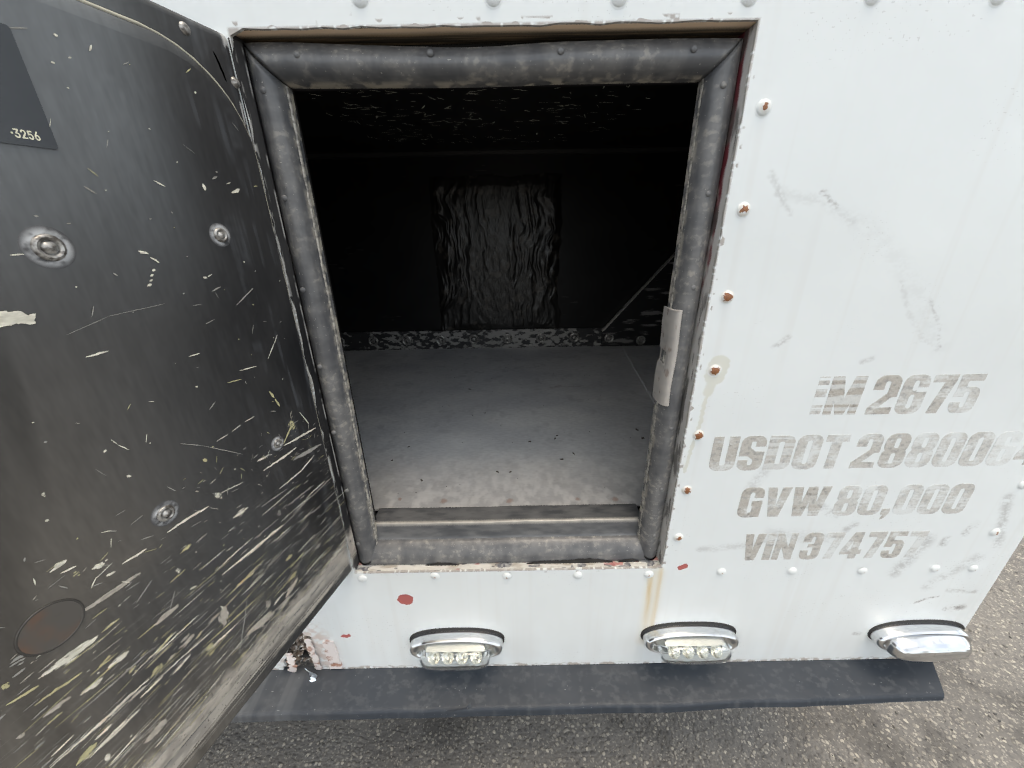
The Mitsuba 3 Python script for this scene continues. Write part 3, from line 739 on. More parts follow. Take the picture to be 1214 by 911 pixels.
# split and curled lower rim of the bottom seal
tear = Polygon(jag([(0.02, 0.789), (0.05, 0.7935), (0.09, 0.7945), (0.12, 0.798), (0.145, 0.797), (0.165, 0.792), (0.18, 0.7885)], 0.0006, 0.004, 8)).buffer(0)
tear2 = Polygon(jag([(0.185, 0.789), (0.20, 0.795), (0.212, 0.794), (0.222, 0.789)], 0.0005, 0.004, 9)).buffer(0)
tear3 = Polygon(jag([(-0.16, 0.789), (-0.14, 0.7935), (-0.115, 0.792), (-0.10, 0.789)], 0.0005, 0.004, 9)).buffer(0)
for t3 in (tear, tear2, tear3):
    add(SEALKEY['bottom'] + '__tear', extrude_xz(t3, 0.0132, 0.0150), 'rubber_black')
for nm, pts in (('top', [(-0.2217, 1.5208), (-0.0804, 1.5202), (0.0583, 1.5203), (0.1999, 1.5197)]),
                ('left', [(-0.2655, 1.4906), (-0.2683, 1.3844), (-0.2704, 1.2764), (-0.2703, 1.17), (-0.271, 1.0643), (-0.2711, 0.9565), (-0.2715, 0.844)]),
                ('right', [(0.2374, 1.4876), (0.2399, 1.3806), (0.2404, 1.27), (0.2409, 1.06), (0.2410, 0.9478), (0.241, 0.85)])):
    for x, z in pts:
        b, _ = dome(0.0036, 0.0018, 12, 4)
        add(SEALKEY[nm] + '__rivet', orient(b, [x, 0.0120, z], [0.05, -1, 0.05]), 'rubber_seal', True, uv=np.full((len(b.vertices), 2), 0.5))

# sill channel behind the bottom seal, with its bright worn lip
sec = [(.0860, .8551), (.0860, .8575), (.0500, .8592), (.0462, .8590), (.0440, .8577), (.0432, .8555), (.0425, .8440), (.0415, .8300), (.0385, .8262), (.0385, .800), (.0490, .800), (.0490, .8551)]
ring = []
for t in np.linspace(-0.2555, 0.2300, 70):
    w = 0.0010 * (meshkit.fbm(np.array([t * 22, 3.0, 1.0]), 3) - 0.5)
    ring.append([[t, y + w, z + 1.3 * w] for y, z in sec])
add('truck__sill_channel', outward(loft(ring, True, True)), 'sill_steel', 35)

# striker plate bent round the right seal
ring = []
for z in np.linspace(1.097, 1.239, 60):
    o = 0.0008 * math.sin(z * 60)
    inner = 0.2203 + (0.0022 if abs(z - 1.168) < 0.010 else 0) + o
    path = [(inner, .050), (inner + .0001, .030), (0.2212 + o, .0225), (0.2232 + o, .0170), (0.2262 + o, .0130), (0.2300 + o, .0112)]
    back = [(x + .0016, y + .0016) for x, y in path[::-1]]
    ring.append([[x, y, z + 0.15 * (x - 0.2203)] for x, y in path + back])
add('truck__striker_plate', outward(loft(ring, True, True)), 'galvanised', 35)

# ------------------------------------------------------------------ compartment
CX0, CX1, CY0, CY1, CZ0, CZ1 = -0.84, 0.80, 0.0505, 1.12, 0.855, 1.597
t_ = 0.004
add('truck__compartment_floor', bx(CX0, CX1, 0.0865, CY1, CZ0 - t_, CZ0), 'floor_grey')
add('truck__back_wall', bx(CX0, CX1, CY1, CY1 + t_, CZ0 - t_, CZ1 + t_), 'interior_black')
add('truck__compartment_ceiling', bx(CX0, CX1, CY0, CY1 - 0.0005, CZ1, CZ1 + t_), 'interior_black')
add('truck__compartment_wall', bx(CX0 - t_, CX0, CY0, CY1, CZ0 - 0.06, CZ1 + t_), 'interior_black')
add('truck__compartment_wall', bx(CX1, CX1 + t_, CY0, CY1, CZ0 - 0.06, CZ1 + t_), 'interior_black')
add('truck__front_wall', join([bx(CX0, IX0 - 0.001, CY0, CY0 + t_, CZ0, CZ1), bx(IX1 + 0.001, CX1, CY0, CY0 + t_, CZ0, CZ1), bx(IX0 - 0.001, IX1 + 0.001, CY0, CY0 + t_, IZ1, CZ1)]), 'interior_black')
add('truck__ceiling_lip', bx(CX0, CX1, CY1 - 0.035, CY1 - 0.001, CZ1 - 0.012, CZ1 - 0.0005), 'lip_grey')
# raised side plate of the floor
pl = Polygon([(0.480, CY1 - 0.001), (0.376, 0.0875), (CX1 - 0.001, 0.0875), (CX1 - 0.001, CY1 - 0.001)])
m = trimesh.creation.extrude_polygon(pl, 0.005, engine='earcut')
m.apply_translation([0, 0, CZ0 - 0.0005])
add('truck__compartment_floor__side_plate', m, 'floor_grey')
# worn bolted rail at the foot of the back wall
add('truck__back_rail', bx(CX0 + 0.001, 0.412, CY1 - 0.010, CY1 - 0.0005, CZ0 + 0.001, 0.936), 'rail_worn')
for i in range(9):
    x = -0.7396 + 0.1447 * i
    ringm = trimesh.creation.torus(0.017, 0.0052, major_sections=24, minor_sections=8)
    head, _ = dome(0.010, 0.006, 6, 2)
    add('truck__back_rail__bolt', orient(join([ringm, head]), [x, CY1 - 0.0105, 0.897], [0, -1, 0]), 'bolt_steel', 40)
# triangular gusset in the right rear corner
gus = Polygon([(0.3885, CZ0 + 0.006), (0.3885, 0.922), (0.400, 0.935), (0.690, 1.273), (0.795, 1.395), (0.795, CZ0 + 0.006)])
add('truck__gusset', extrude_xz(gus, CY1 - 0.030, CY1 - 0.012), 'gusset_black')
for x, z in ((0.418, 0.897), (0.5547, 0.885), (0.70, 0.885)):
    ringm = trimesh.creation.torus(0.016, 0.0045, major_sections=24, minor_sections=8)
    head, _ = dome(0.012, 0.006, 6, 2)
    add('truck__gusset__bolt', orient(join([ringm, head]), [x, CY1 - 0.031, z], [0, -1, 0]), 'bolt_steel', 40)
strip_e = Polygon([(0.3875, 0.925), (0.400, 0.9365), (0.690, 1.2745), (0.795, 1.3965), (0.795, 1.402), (0.690, 1.280), (0.398, 0.942), (0.3865, 0.931)])
add('truck__gusset__edge', extrude_xz(strip_e, CY1 - 0.032, CY1 - 0.012), 'galvanised')
# wrinkled tar patch on the back wall
nx, nz = 190, 200
xs, zs = np.meshgrid(np.linspace(-0.310, 0.215, nx), np.linspace(0.937, 1.535, nz), indexing='ij')
q = np.stack([xs * 30 + 2.4 * meshkit.fbm(np.stack([xs * 9, zs * 9, xs * 0], -1), 3), zs * 5.0, xs * 0 + 2], -1)
wr = np.abs(meshkit.fbm(q, 3, 4) - 0.5) * 2
ridge = np.exp(-((xs - 0.015 - 0.01 * np.sin(zs * 9)) / 0.012) ** 2)
edge = np.minimum.reduce([xs + 0.310, 0.215 - xs, zs - 0.910, 1.535 - zs])
side = np.exp(-np.minimum(xs + 0.29, 0.195 - xs) / 0.07)
hgt = (0.003 + 0.010 * (1 - wr) ** 3 * (0.08 + 1.35 * side) * (0.5 + 1.0 * meshkit.fbm(np.stack([xs * 8, zs * 5, xs * 0 + 8], -1), 3)) + 0.002 * ridge)
edge = edge - 0.030 * meshkit.fbm(np.stack([xs * 14, zs * 14, xs * 0 + 3], -1), 4)
hgt = hgt * np.clip(edge / 0.035, 0, 1) - 0.0012 * (edge <= 0)
xs2 = xs
v = np.stack([xs2, CY1 - 0.0008 - hgt, zs], -1).reshape(-1, 3)
add('truck__back_wall__tar_patch', tri(v, grid_faces(nx, nz)[:, ::-1]), 'tar', True, label='wrinkled glossy tar patch on the back wall')
# scratches on the black ceiling


def sliver(p0, p1, w, seed, rag=0.35, n=7):
    """ragged flake outline between two points of a plane, as (points, triangles)"""
    r = np.random.default_rng(seed)
    p0, p1 = np.array(p0, float), np.array(p1, float)
    d = p1 - p0
    L = np.linalg.norm(d) + 1e-9
    d, nrm = d / L, np.array([-d[1], d[0]]) / L
    n = int(np.clip(L / 0.0012, 5, 60))
    t = np.linspace(0, 1, n)
    prof = np.sin(np.pi * np.clip(t * 0.94 + 0.03, 0, 1)) ** 0.55
    ph = r.uniform(0, 50)
    nz_ = lambda o, f: meshkit.fbm(np.stack([t * L * f + ph, t * 0 + o, t * 0], -1), 3) - 0.5
    wa = np.maximum(w / 2 * prof * (1 + 2.2 * rag * nz_(1, 300)), w * 0.02)
    wb = np.maximum(w / 2 * prof * (1 + 2.2 * rag * nz_(9, 300)), w * 0.02)
    c = p0 + np.outer(t * L, d) + np.outer(0.5 * w * nz_(5, 60) + 0.008 * L * nz_(7, 25), nrm)
    a, b = c + wa[:, None] * nrm, c - wb[:, None] * nrm
    v = np.stack([a, b], 1).reshape(-1, 2)
    f = []
    for k in range(n - 1):
        i = 2 * k
        f += [[i, i + 1, i + 3], [i, i + 3, i + 2]]
    return v, np.array(f)


vs, fs, off = [], [], 0
for i in range(300):
    x = rng.uniform(-0.42, 0.30) if i % 3 else rng.uniform(-0.40, 0.0)
    y = 0.30 + 0.65 * rng.random() ** 1.4
    a = rng.normal(0.25, 0.75)
    L = rng.uniform(0.006, 0.035)
    v, f = sliver((x, y), (x + L * math.cos(a), y + L * math.sin(a)), rng.uniform(0.0008, 0.0030), i)
    vs.append(np.column_stack([v, np.full(len(v), CZ1 - 0.0006 - 0.0000007 * i)]))
    fs.append(f + off)
    off += len(v)
add('truck__compartment_ceiling__scrape', tri(np.vstack(vs), np.vstack(fs)), 'scrape_cream', label='pale scratches in the black ceiling paint', kind='stuff')

# crumbs lying on the compartment floor
cr = []
SPOTS = [(-0.1383, 0.6572), (-0.0786, 0.4838), (-0.1134, 0.4694), (0.1107, 0.3486), (0.1101, 0.2425), (-0.0071, 0.1976), (-0.0346, 0.1985), (-0.2534, 0.309), (-0.2783, 0.2516),
         (-0.1941, 0.1734), (0.3205, 0.3712), (0.3221, 0.3286), (0.0411, 0.3223), (0.1406, 0.266), (0.105, 0.335)] + [(rng.uniform(-0.3, 0.3), rng.uniform(0.12, 0.9)) for _ in range(60)]
for i, (x, y) in enumerate(SPOTS):
    m = trimesh.creation.icosphere(subdivisions=1)
    s = (0.0020 + 0.0016 * rng.random()) if i < 15 else 0.0009
    m.vertices = m.vertices * (1 + 0.3 * rng.standard_normal((len(m.vertices), 1))) * np.array([1.5, 0.8, 0.35]) * s
    m.apply_transform(trimesh.transformations.rotation_matrix(rng.uniform(0, 6.3), [0, 0, 1]))
    m.apply_translation([x, y, CZ0 - m.vertices[:, 2].min() - 0.0003])
    cr.append(m)
add('debris', join(cr), 'crumb', label='dark crumbs and leaf bits strewn on the grey compartment floor', kind='stuff')

# ------------------------------------------------------------------ the open door
DZ0, DZ1, DL, DT = 0.7975, 1.5345, 0.535, 0.034
DOOR = 'truck__door'
# slab with rounded inner rim: loops in (u, z) at depth w
base = sbox(0, DZ0, DL, DZ1)


def rrect_loop(u0, z0, u1, z1, r, n=14):
    """rounded rectangle with per-corner radii (lower hinge, lower latch, upper latch, upper hinge), densified"""
    out = []
    for (cu, cz, a0), rad in zip(((u0, z0, 180), (u1, z0, 270), (u1, z1, 0), (u0, z1, 90)), r):
        su, sz = (1 if cu == u0 else -1), (1 if cz == z0 else -1)
        for a in np.radians(a0 + np.linspace(0, 90, n)):
            out.append((cu + su * rad + rad * math.cos(a), cz + sz * rad + rad * math.sin(a)))
    return np.array(out)


def door_loft(loops, cap0=True, cap1=True):
    L = [dpt(l[:, 0], l[:, 1], w) for l, w in loops]
    m = loft(L, cap0, cap1)
    m = outward(m)
    q = np.asarray(m.vertices) - DO
    return m, np.stack([q @ DU, q[:, 2]], -1)


e = [0.004] * 4
loops = [(rrect_loop(0, DZ0, DL, DZ1, e), -DT)]
for k, (i, w) in enumerate(((0.0, -0.008), (0.0006, -0.0045), (0.0022, -0.0018), (0.0045, -0.0004), (0.0070, 0.0), (0.0072, 0.0))):
    loops.append((rrect_loop(i, DZ0 + i, DL - i, DZ1 - i, [0.004 + 0.0 * i] * 4), w))
loops.append((rrect_loop(0.04, DZ0 + 0.04, DL - 0.04, DZ1 - 0.04, [0.004] * 4), 0.0))
m, uv = door_loft(loops)
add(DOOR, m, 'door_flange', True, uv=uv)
hl = [(rrect_loop(-0.0150, DZ0 + 0.002, 0.0005, DZ1 - 0.002, [0.0015] * 4, 6), w) for w in (-0.0030, -0.0012, -0.0008)]
hl.append((rrect_loop(-0.0144, DZ0 + 0.0026, 0.0005, DZ1 - 0.0026, [0.0012] * 4, 6), -0.0002))
m, uv = door_loft(hl)
add(DOOR + '__hinge_leaf', m, 'door_flange', True, uv=uv)
# inner pan, pressed proud of the flange with a big upper corner radius
PW = 0.008
RAD = [0.030, 0.030, 0.088, 0.088]
loops = []
PB = 0.846
for i, w in ((0.0, -0.0005), (0.0004, 0.0020), (0.0014, 0.0038), (0.0030, 0.0050), (0.0060, 0.0062), (0.0100, 0.0074), (0.0140, PW), (0.0142, PW)):
    loops.append((rrect_loop(0.0055 + i * 0.35, PB + i, DL - 0.0055 - i, 1.5105 - i, [max(r - i, 0.004) for r in RAD], 20), w))
m, uv = door_loft(loops, False, False)
facing(m, DN)
inner = loops[-1][0]
flat = trimesh.creation.triangulate_polygon(Polygon(inner), engine='earcut')
fv, ff = flat
pts = dpt(fv[:, 0], fv[:, 1], PW)
fm = tri(pts, ff)
if fm.face_normals.mean(0) @ DN < 0:
    fm.invert()
n0 = len(m.vertices)
mm = tri(np.vstack([m.vertices, fm.vertices]), np.vstack([m.faces, fm.faces + n0]))
if (mm.face_normals[0] @ DN) < -0.01:
    pass
q = np.asarray(mm.vertices) - DO
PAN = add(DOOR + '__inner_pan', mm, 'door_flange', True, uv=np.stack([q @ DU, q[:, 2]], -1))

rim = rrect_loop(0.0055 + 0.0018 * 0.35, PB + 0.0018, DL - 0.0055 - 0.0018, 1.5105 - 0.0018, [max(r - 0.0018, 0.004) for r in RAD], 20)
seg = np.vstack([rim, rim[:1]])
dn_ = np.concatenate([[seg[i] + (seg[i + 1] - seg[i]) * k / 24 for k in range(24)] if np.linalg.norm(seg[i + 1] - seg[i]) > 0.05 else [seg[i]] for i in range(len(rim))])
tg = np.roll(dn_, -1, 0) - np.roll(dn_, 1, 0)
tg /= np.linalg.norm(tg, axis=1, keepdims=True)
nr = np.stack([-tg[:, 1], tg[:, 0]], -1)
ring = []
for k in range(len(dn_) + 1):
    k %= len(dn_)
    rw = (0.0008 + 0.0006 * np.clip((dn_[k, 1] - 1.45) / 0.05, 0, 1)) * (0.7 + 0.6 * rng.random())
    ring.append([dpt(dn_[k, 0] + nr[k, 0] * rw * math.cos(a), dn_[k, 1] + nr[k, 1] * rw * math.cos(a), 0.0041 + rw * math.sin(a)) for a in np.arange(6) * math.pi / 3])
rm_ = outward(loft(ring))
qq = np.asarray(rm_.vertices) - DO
add(PAN + '__highlight_rim', rm_, 'rim_highlight', True, uv=np.stack([qq @ DU, qq[:, 2]], -1))  # added pale bead imitating the sky highlight on the pan edge

# dark plate near the upper latch side with the small number
pm, uv = door_loft([(rrect_loop(0.1815, 1.4055, 0.44, 1.4755, [0.002] * 4, 4), w) for w in (PW - 0.0005, PW + 0.0012)], False, True)
PLATE = add(DOOR + '__plate', facing(pm, DN), 'plate_dark', label='dark number plate on the inner side of the door')
tm = meshkit.text_mesh('·3256', 0.0050, 0.0005, True)
v = np.asarray(tm.vertices)
v = v * np.array([0.0140 / (v[:, 0].max() - v[:, 0].min()), 1, 1])
tm = tri(dpt(0.2040 - v[:, 0], 1.4098 + v[:, 1], PW + 0.0011 + v[:, 2]), tm.faces)
add(PLATE + '__lettering', outward(tm), 'ink_cream', label='small cream lettering reading 3256')

# bolts with worn halos, rivets of the flange
for u, z, r in ((0.2099, 1.3405, 0.0115), (0.077, 1.3455, 0.0088), (0.080, 1.1009, 0.0075), (0.2117, 1.1015, 0.0095), (0.345, 1.342, 0.0115), (0.345, 1.101, 0.0115), (0.47, 1.34, 0.011), (0.47, 1.10, 0.011)):
    h, hf = dome(r * 1.35, 0.0009, 24, 5)
    ri = trimesh.creation.torus(r * 0.62, r * 0.20, major_sections=22, minor_sections=8)
    hd, _ = dome(r * 0.46, r * 0.30, 6, 2)
    ha = orient(h, dpt(u, z, PW - 0.0002), DN)
    k = add(DOOR + '__bolt', orient(join([ri, hd]), dpt(u, z, PW + 0.0006), DN), 'bolt_steel', 45)
    add(k + '__worn_ring', ha, 'bolt_halo', True, uv=np.stack([hf, hf * 0], -1))
for u, z in ((0.0478, 1.5220), (0.0060, 1.4924), (0.17, 1.5240), (0.30, 1.5240)):
    b, _ = dome(0.0052, 0.0034, 14, 4)
    add(DOOR + '__rivet', orient(b, dpt(u, z, -0.0003), DN), 'bolt_steel', True)
# rusty blanking plug, set in a round hole rim
ringm = trimesh.creation.torus(0.0185, 0.0009, major_sections=40, minor_sections=10)
k = add(DOOR + '__plug', outward(orient(trimesh.creation.cylinder(0.0180, 0.003, sections=40), dpt(0.3045, 1.070, PW - 0.0008), DN)), 'rust_plug', label='round rusty brown plug low on the door')
add(k + '__rim', outward(orient(ringm, dpt(0.3045, 1.070, PW + 0.0002), DN)), 'door_black', True, uv=np.full((len(ringm.vertices), 2), (0.3, 1.2)))
# stamped slot beside the upper corner of the flange
slot = [(0.0235, 1.513), (0.0165, 1.4905)]
sv, sf = sliver(slot[0], slot[1], 0.0022, 5)
add(DOOR + '__slot', tri(dpt(sv[:, 0], sv[:, 1], 0.0004), sf), 'rubber_black')

SCRAPES = """292 1112 279 1114 3.4 c;282 1097 277 1098 3.5 y;272 1094 262 1092 4.1 c;272 1084 259 1088 0.7 c;266 1080 260 1079 2.1 c;254 1081 235 1080 2.2 c;295 1065 241 1062 3.9 t;258 1038 242 1048 0.9 g;325 1038 284 1035 6.8 c;341 1037 325 1033 2.0 y;332 1020 305 1016 2.2 y;334 1006 315 1004 3.9 t;333 997 324 997 1.8 y;347 1007 342 1005 3.3 t;344 986 338 986 1.8 g;314 998 296 996 3.8 c;294 1001 275 1000 5.0 c;299 1007 287 1011 3.3 y;331 1064 321 1062 6.7 g;339 1050 334 1052 4.5 y;332 1053 325 1053 1.9 g;285 979 277 981 6.4 y;285 1036 272 1036 1.5 y;344 961 275 957 2.6 c;275 956 261 960 8.0 y;260 958 250 958 2.9 t;248 959 229 961 9.9 t;232 952 225 955 2.0 y;331 938 286 938 4.3 c;336 943 318 945 6.1 y;320 949 308 948 2.7 c;286 947 266 947 2.1 c;300 900 277 900 8.8 t;322 922 318 922 5.4 c;310 908 303 910 2.3 c;217 1083 176 1081 2.6 c;160 1050 137 1049 4.4 c;197 996 96 992 3.6 c;257 1004 230 1004 5.4 t;231 1032 216 1034 1.4 y;225 1038 219 1039 4.3 c;198 961 206 933 9.1 t;201 963 197 945 1.8 c;193 898 146 889 11.5 t;134 891 105 902 9.5 t;149 898 132 901 2.4 c;114 926 87 927 2.0 y;117 942 104 941 4.1 y;203 884 175 940 1.4 g;72 915 56 916 4.0 g;230 936 154 929 1.4 y;242 1004 230 1021 1.0 g;228 926 196 924 1.9 c;232 925 219 924 12.5 y;161 907 149 907 8.4 t;146 883 123 887 5.5 t;263 975 246 981 2.5 y;295 954 277 954 3.3 t;260 939 241 941 2.5 c;168 1084 161 1087 9.0 c;161 1086 135 1082 1.1 c;112 1095 97 1094 2.2 c;108 1079 56 1080 2.6 c;73 1093 17 1090 2.5 c;69 1067 12 1061 5.9 g;60 1110 48 1116 9.9 y;51 1115 72 1096 1.9 y;37 1124 27 1101 1.2 c;72 1169 67 1159 2.5 y;67 1157 63 1145 2.4 y;62 1207 48 1222 1.1 c;48 1222 41 1231 0.9 c;100 1206 79 1204 1.3 c;117 1198 101 1196 0.9 y;179 1159 161 1146 0.8 g;161 1146 126 1114 0.7 g;166 1133 162 1128 3.0 y;147 1143 134 1144 0.9 c;129 1145 117 1147 1.0 c;112 1148 99 1149 1.1 c;145 1237 134 1237 0.9 c;217 1260 202 1260 1.6 c;225 1190 222 1183 0.6 c;222 1183 217 1175 0.7 c;275 1171 272 1171 3.0 c;226 1154 223 1152 2.2 c;222 1279 192 1287 0.4 g;192 1287 149 1289 0.4 g;80 1392 80 1386 2.8 c;52 1386 41 1390 2.8 c;69 1397 63 1400 1.4 g;108 1307 104 1306 1.7 c;103 1307 98 1309 1.1 c;82 1275 57 1289 1.1 g;158 1306 154 1307 2.0 c;155 1310 152 1311 1.6 c;153 1314 150 1315 1.7 c;150 1318 147 1319 1.5 c;154 1333 150 1334 1.3 c;139 1476 136 1480 1.4 c;118 1474 113 1477 0.7 g;193 1442 193 1440 1.3 c;148 1329 142 1324 1.3 c;231 1337 224 1337 1.0 c;155 1335 148 1332 1.9 c;124 1391 116 1387 1.1 c;66 1483 60 1488 0.7 y;110 1012 102 1012 5.9 g;122 910 105 912 5.5 y;220 1010 213 1008 1.7 c;180 969 158 965 2.0 y;260 1056 250 1055 0.8 g;213 1054 203 1055 3.2 y;199 1053 187 1054 1.6 g;124 1038 85 1035 1.4 g;96 1043 53 1045 1.8 c;92 1013 44 1011 1.4 g;85 978 42 972 1.7 g;146 1006 108 1006 1.2 g;61 1044 31 1053 1.9 c;61 1002 24 1004 1.7 c"""
groups = {k: ([], [], [0]) for k in 'cygt'}


def put(g, p0, p1, w, seed, rag, wz):
    """one scrape; a broad one is a bundle of broken parallel streaks"""
    p0, p1 = np.array(p0, float), np.array(p1, float)
    L = np.linalg.norm(p1 - p0)
    d = (p1 - p0) / L
    nr_ = np.array([-d[1], d[0]])
    r = np.random.default_rng(seed + 91)
    bits = []
    if w > 0.0030 and L > 0.8 * w:
        k = int(math.ceil(w / 0.0013))
        for j in range(k):
            o = (j + 0.5) / k - 0.5 + 0.12 * r.standard_normal()
            a0 = 0.5 * abs(o) + r.uniform(0, 0.22)
            a1 = 1 - 0.35 * abs(o) - r.uniform(0, 0.22)
            while a0 < a1:
                a2 = min(a1, a0 + r.uniform(0.18, 0.75))
                bits.append((p0 + d * L * a0 + nr_ * o * w, p0 + d * L * a2 + nr_ * o * w, w / k * r.uniform(0.7, 1.7)))
                a0 = a2 + r.uniform(0.0, 0.07) - 0.02
        if L > 2.0 * w:
            bits.append((p0 + d * L * 0.08, p1 - d * L * 0.10, w * 0.70))
    else:
        bits.append((p0, p1, w))
    for n_, (a, b_, ww) in enumerate(bits):
        v, f = sliver(a, b_, ww, seed * 37 + n_, rag)
        G = groups[g]
        G[0].append(dpt(v[:, 0], v[:, 1], wz + 0.00015 + 0.0000006 * ((seed * 7 + n_ * 13) % 900)))
        G[1].append(f + G[2][0])
        G[2][0] += len(v)


for i, row in enumerate(SCRAPES.split(';')):
    u0, z0, u1, z1, w, g_ = row.split()
    put(g_, (float(u0) / 1000, float(z0) / 1000), (float(u1) / 1000, float(z1) / 1000), float(w) / 1000 * 1.05, i, 0.8, PW)
# the bare white patch at the latch side
pv = np.array([(0.2600, 1.3030), (0.2478, 1.3024), (0.2388, 1.3006), (0.2372, 1.2975), (0.2324, 1.2972), (0.2350, 1.2905), (0.2417, 1.2926), (0.2514, 1.2924), (0.2600, 1.2950)])
pg = Polygon(jag(list(map(tuple, pv)) + [tuple(pv[0])], 0.0003, 0.0012, 2)).buffer(0)
a_, b_ = trimesh.creation.triangulate_polygon(pg, engine='earcut')
groups['c'][0].append(dpt(a_[:, 0], a_[:, 1], PW + 0.0008))
groups['c'][1].append(b_ + groups['c'][2][0])
groups['c'][2][0] += len(a_)
# fine dragged scratches: most of them low on the door, all along the arc the load slides on
for i in range(70):
    z, u, L = 0.872 + 0.17 * rng.random() ** 1.3, rng.uniform(0.03, 0.36), rng.uniform(0.018, 0.065)
    a = rng.normal(0.02, 0.045)
    put('cygct'[int(rng.integers(5))], (u, z), (u - L * math.cos(a), z + L * math.sin(a)), rng.uniform(0.0004, 0.0016), 4000 + i, 0.9, PW)
for i in range(800):
    z = 0.866 + 0.26 * rng.random() ** 2.0
    u = rng.uniform(0.015, 0.36)
    z += 0.10 * max(0.0, u - 0.24) * rng.random()
    if rng.random() < 0.06:
        z, u = rng.uniform(1.05, 1.49), rng.uniform(0.02, 0.25)
    L = rng.uniform(0.002, 0.016) * (1.6 if z < 0.98 else 0.7)
    a = rng.normal(0.03, 0.07 if z < 1.06 else 0.9)
    w = rng.uniform(0.0003, 0.0009) * (2.2 if rng.random() < 0.08 else 1)
    put('cgygtgg'[int(rng.integers(7))], (u, z), (u - L * math.cos(a), z + L * math.sin(a)), w, 200 + i, 0.5, PW)
for i in range(130):
    z, u, r = 0.87 + 0.62 * rng.random() ** 1.7, rng.uniform(0.012, 0.34), rng.uniform(0.0004, 0.0012)
    put('ccgy'[int(rng.integers(4))], (u - r, z), (u + r, z + r * rng.normal(0, 0.5)), r * 1.3, 2000 + i, 0.7, PW)
for g_, nm, lab in (('c', 'scrape_cream', 'cream paint scrapes on the black door'), ('y', 'scrape_yellow', 'yellowish paint scrapes on the black door'),
                    ('g', 'scrape_grey', 'grey scratches on the black door'), ('t', 'scrape_tan', 'tan scrapes on the black door')):
    G = groups[g_]
    m = tri(np.vstack(G[0]), np.vstack(G[1]))
    add(DOOR + '__paint_scrape', m, nm, label=lab, kind='stuff')

# ------------------------------------------------------------------ lamps


def oval(a, b, cx, cz, y, e=2.4, n=72):
    t = np.arange(n) * 2 * math.pi / n
    c, s = np.cos(t), np.sin(t)
    return np.stack([cx + a * np.sign(c) * np.abs(c) ** (2 / e), np.full(n, y), cz + b * np.sign(s) * np.abs(s) ** (2 / e)], -1)


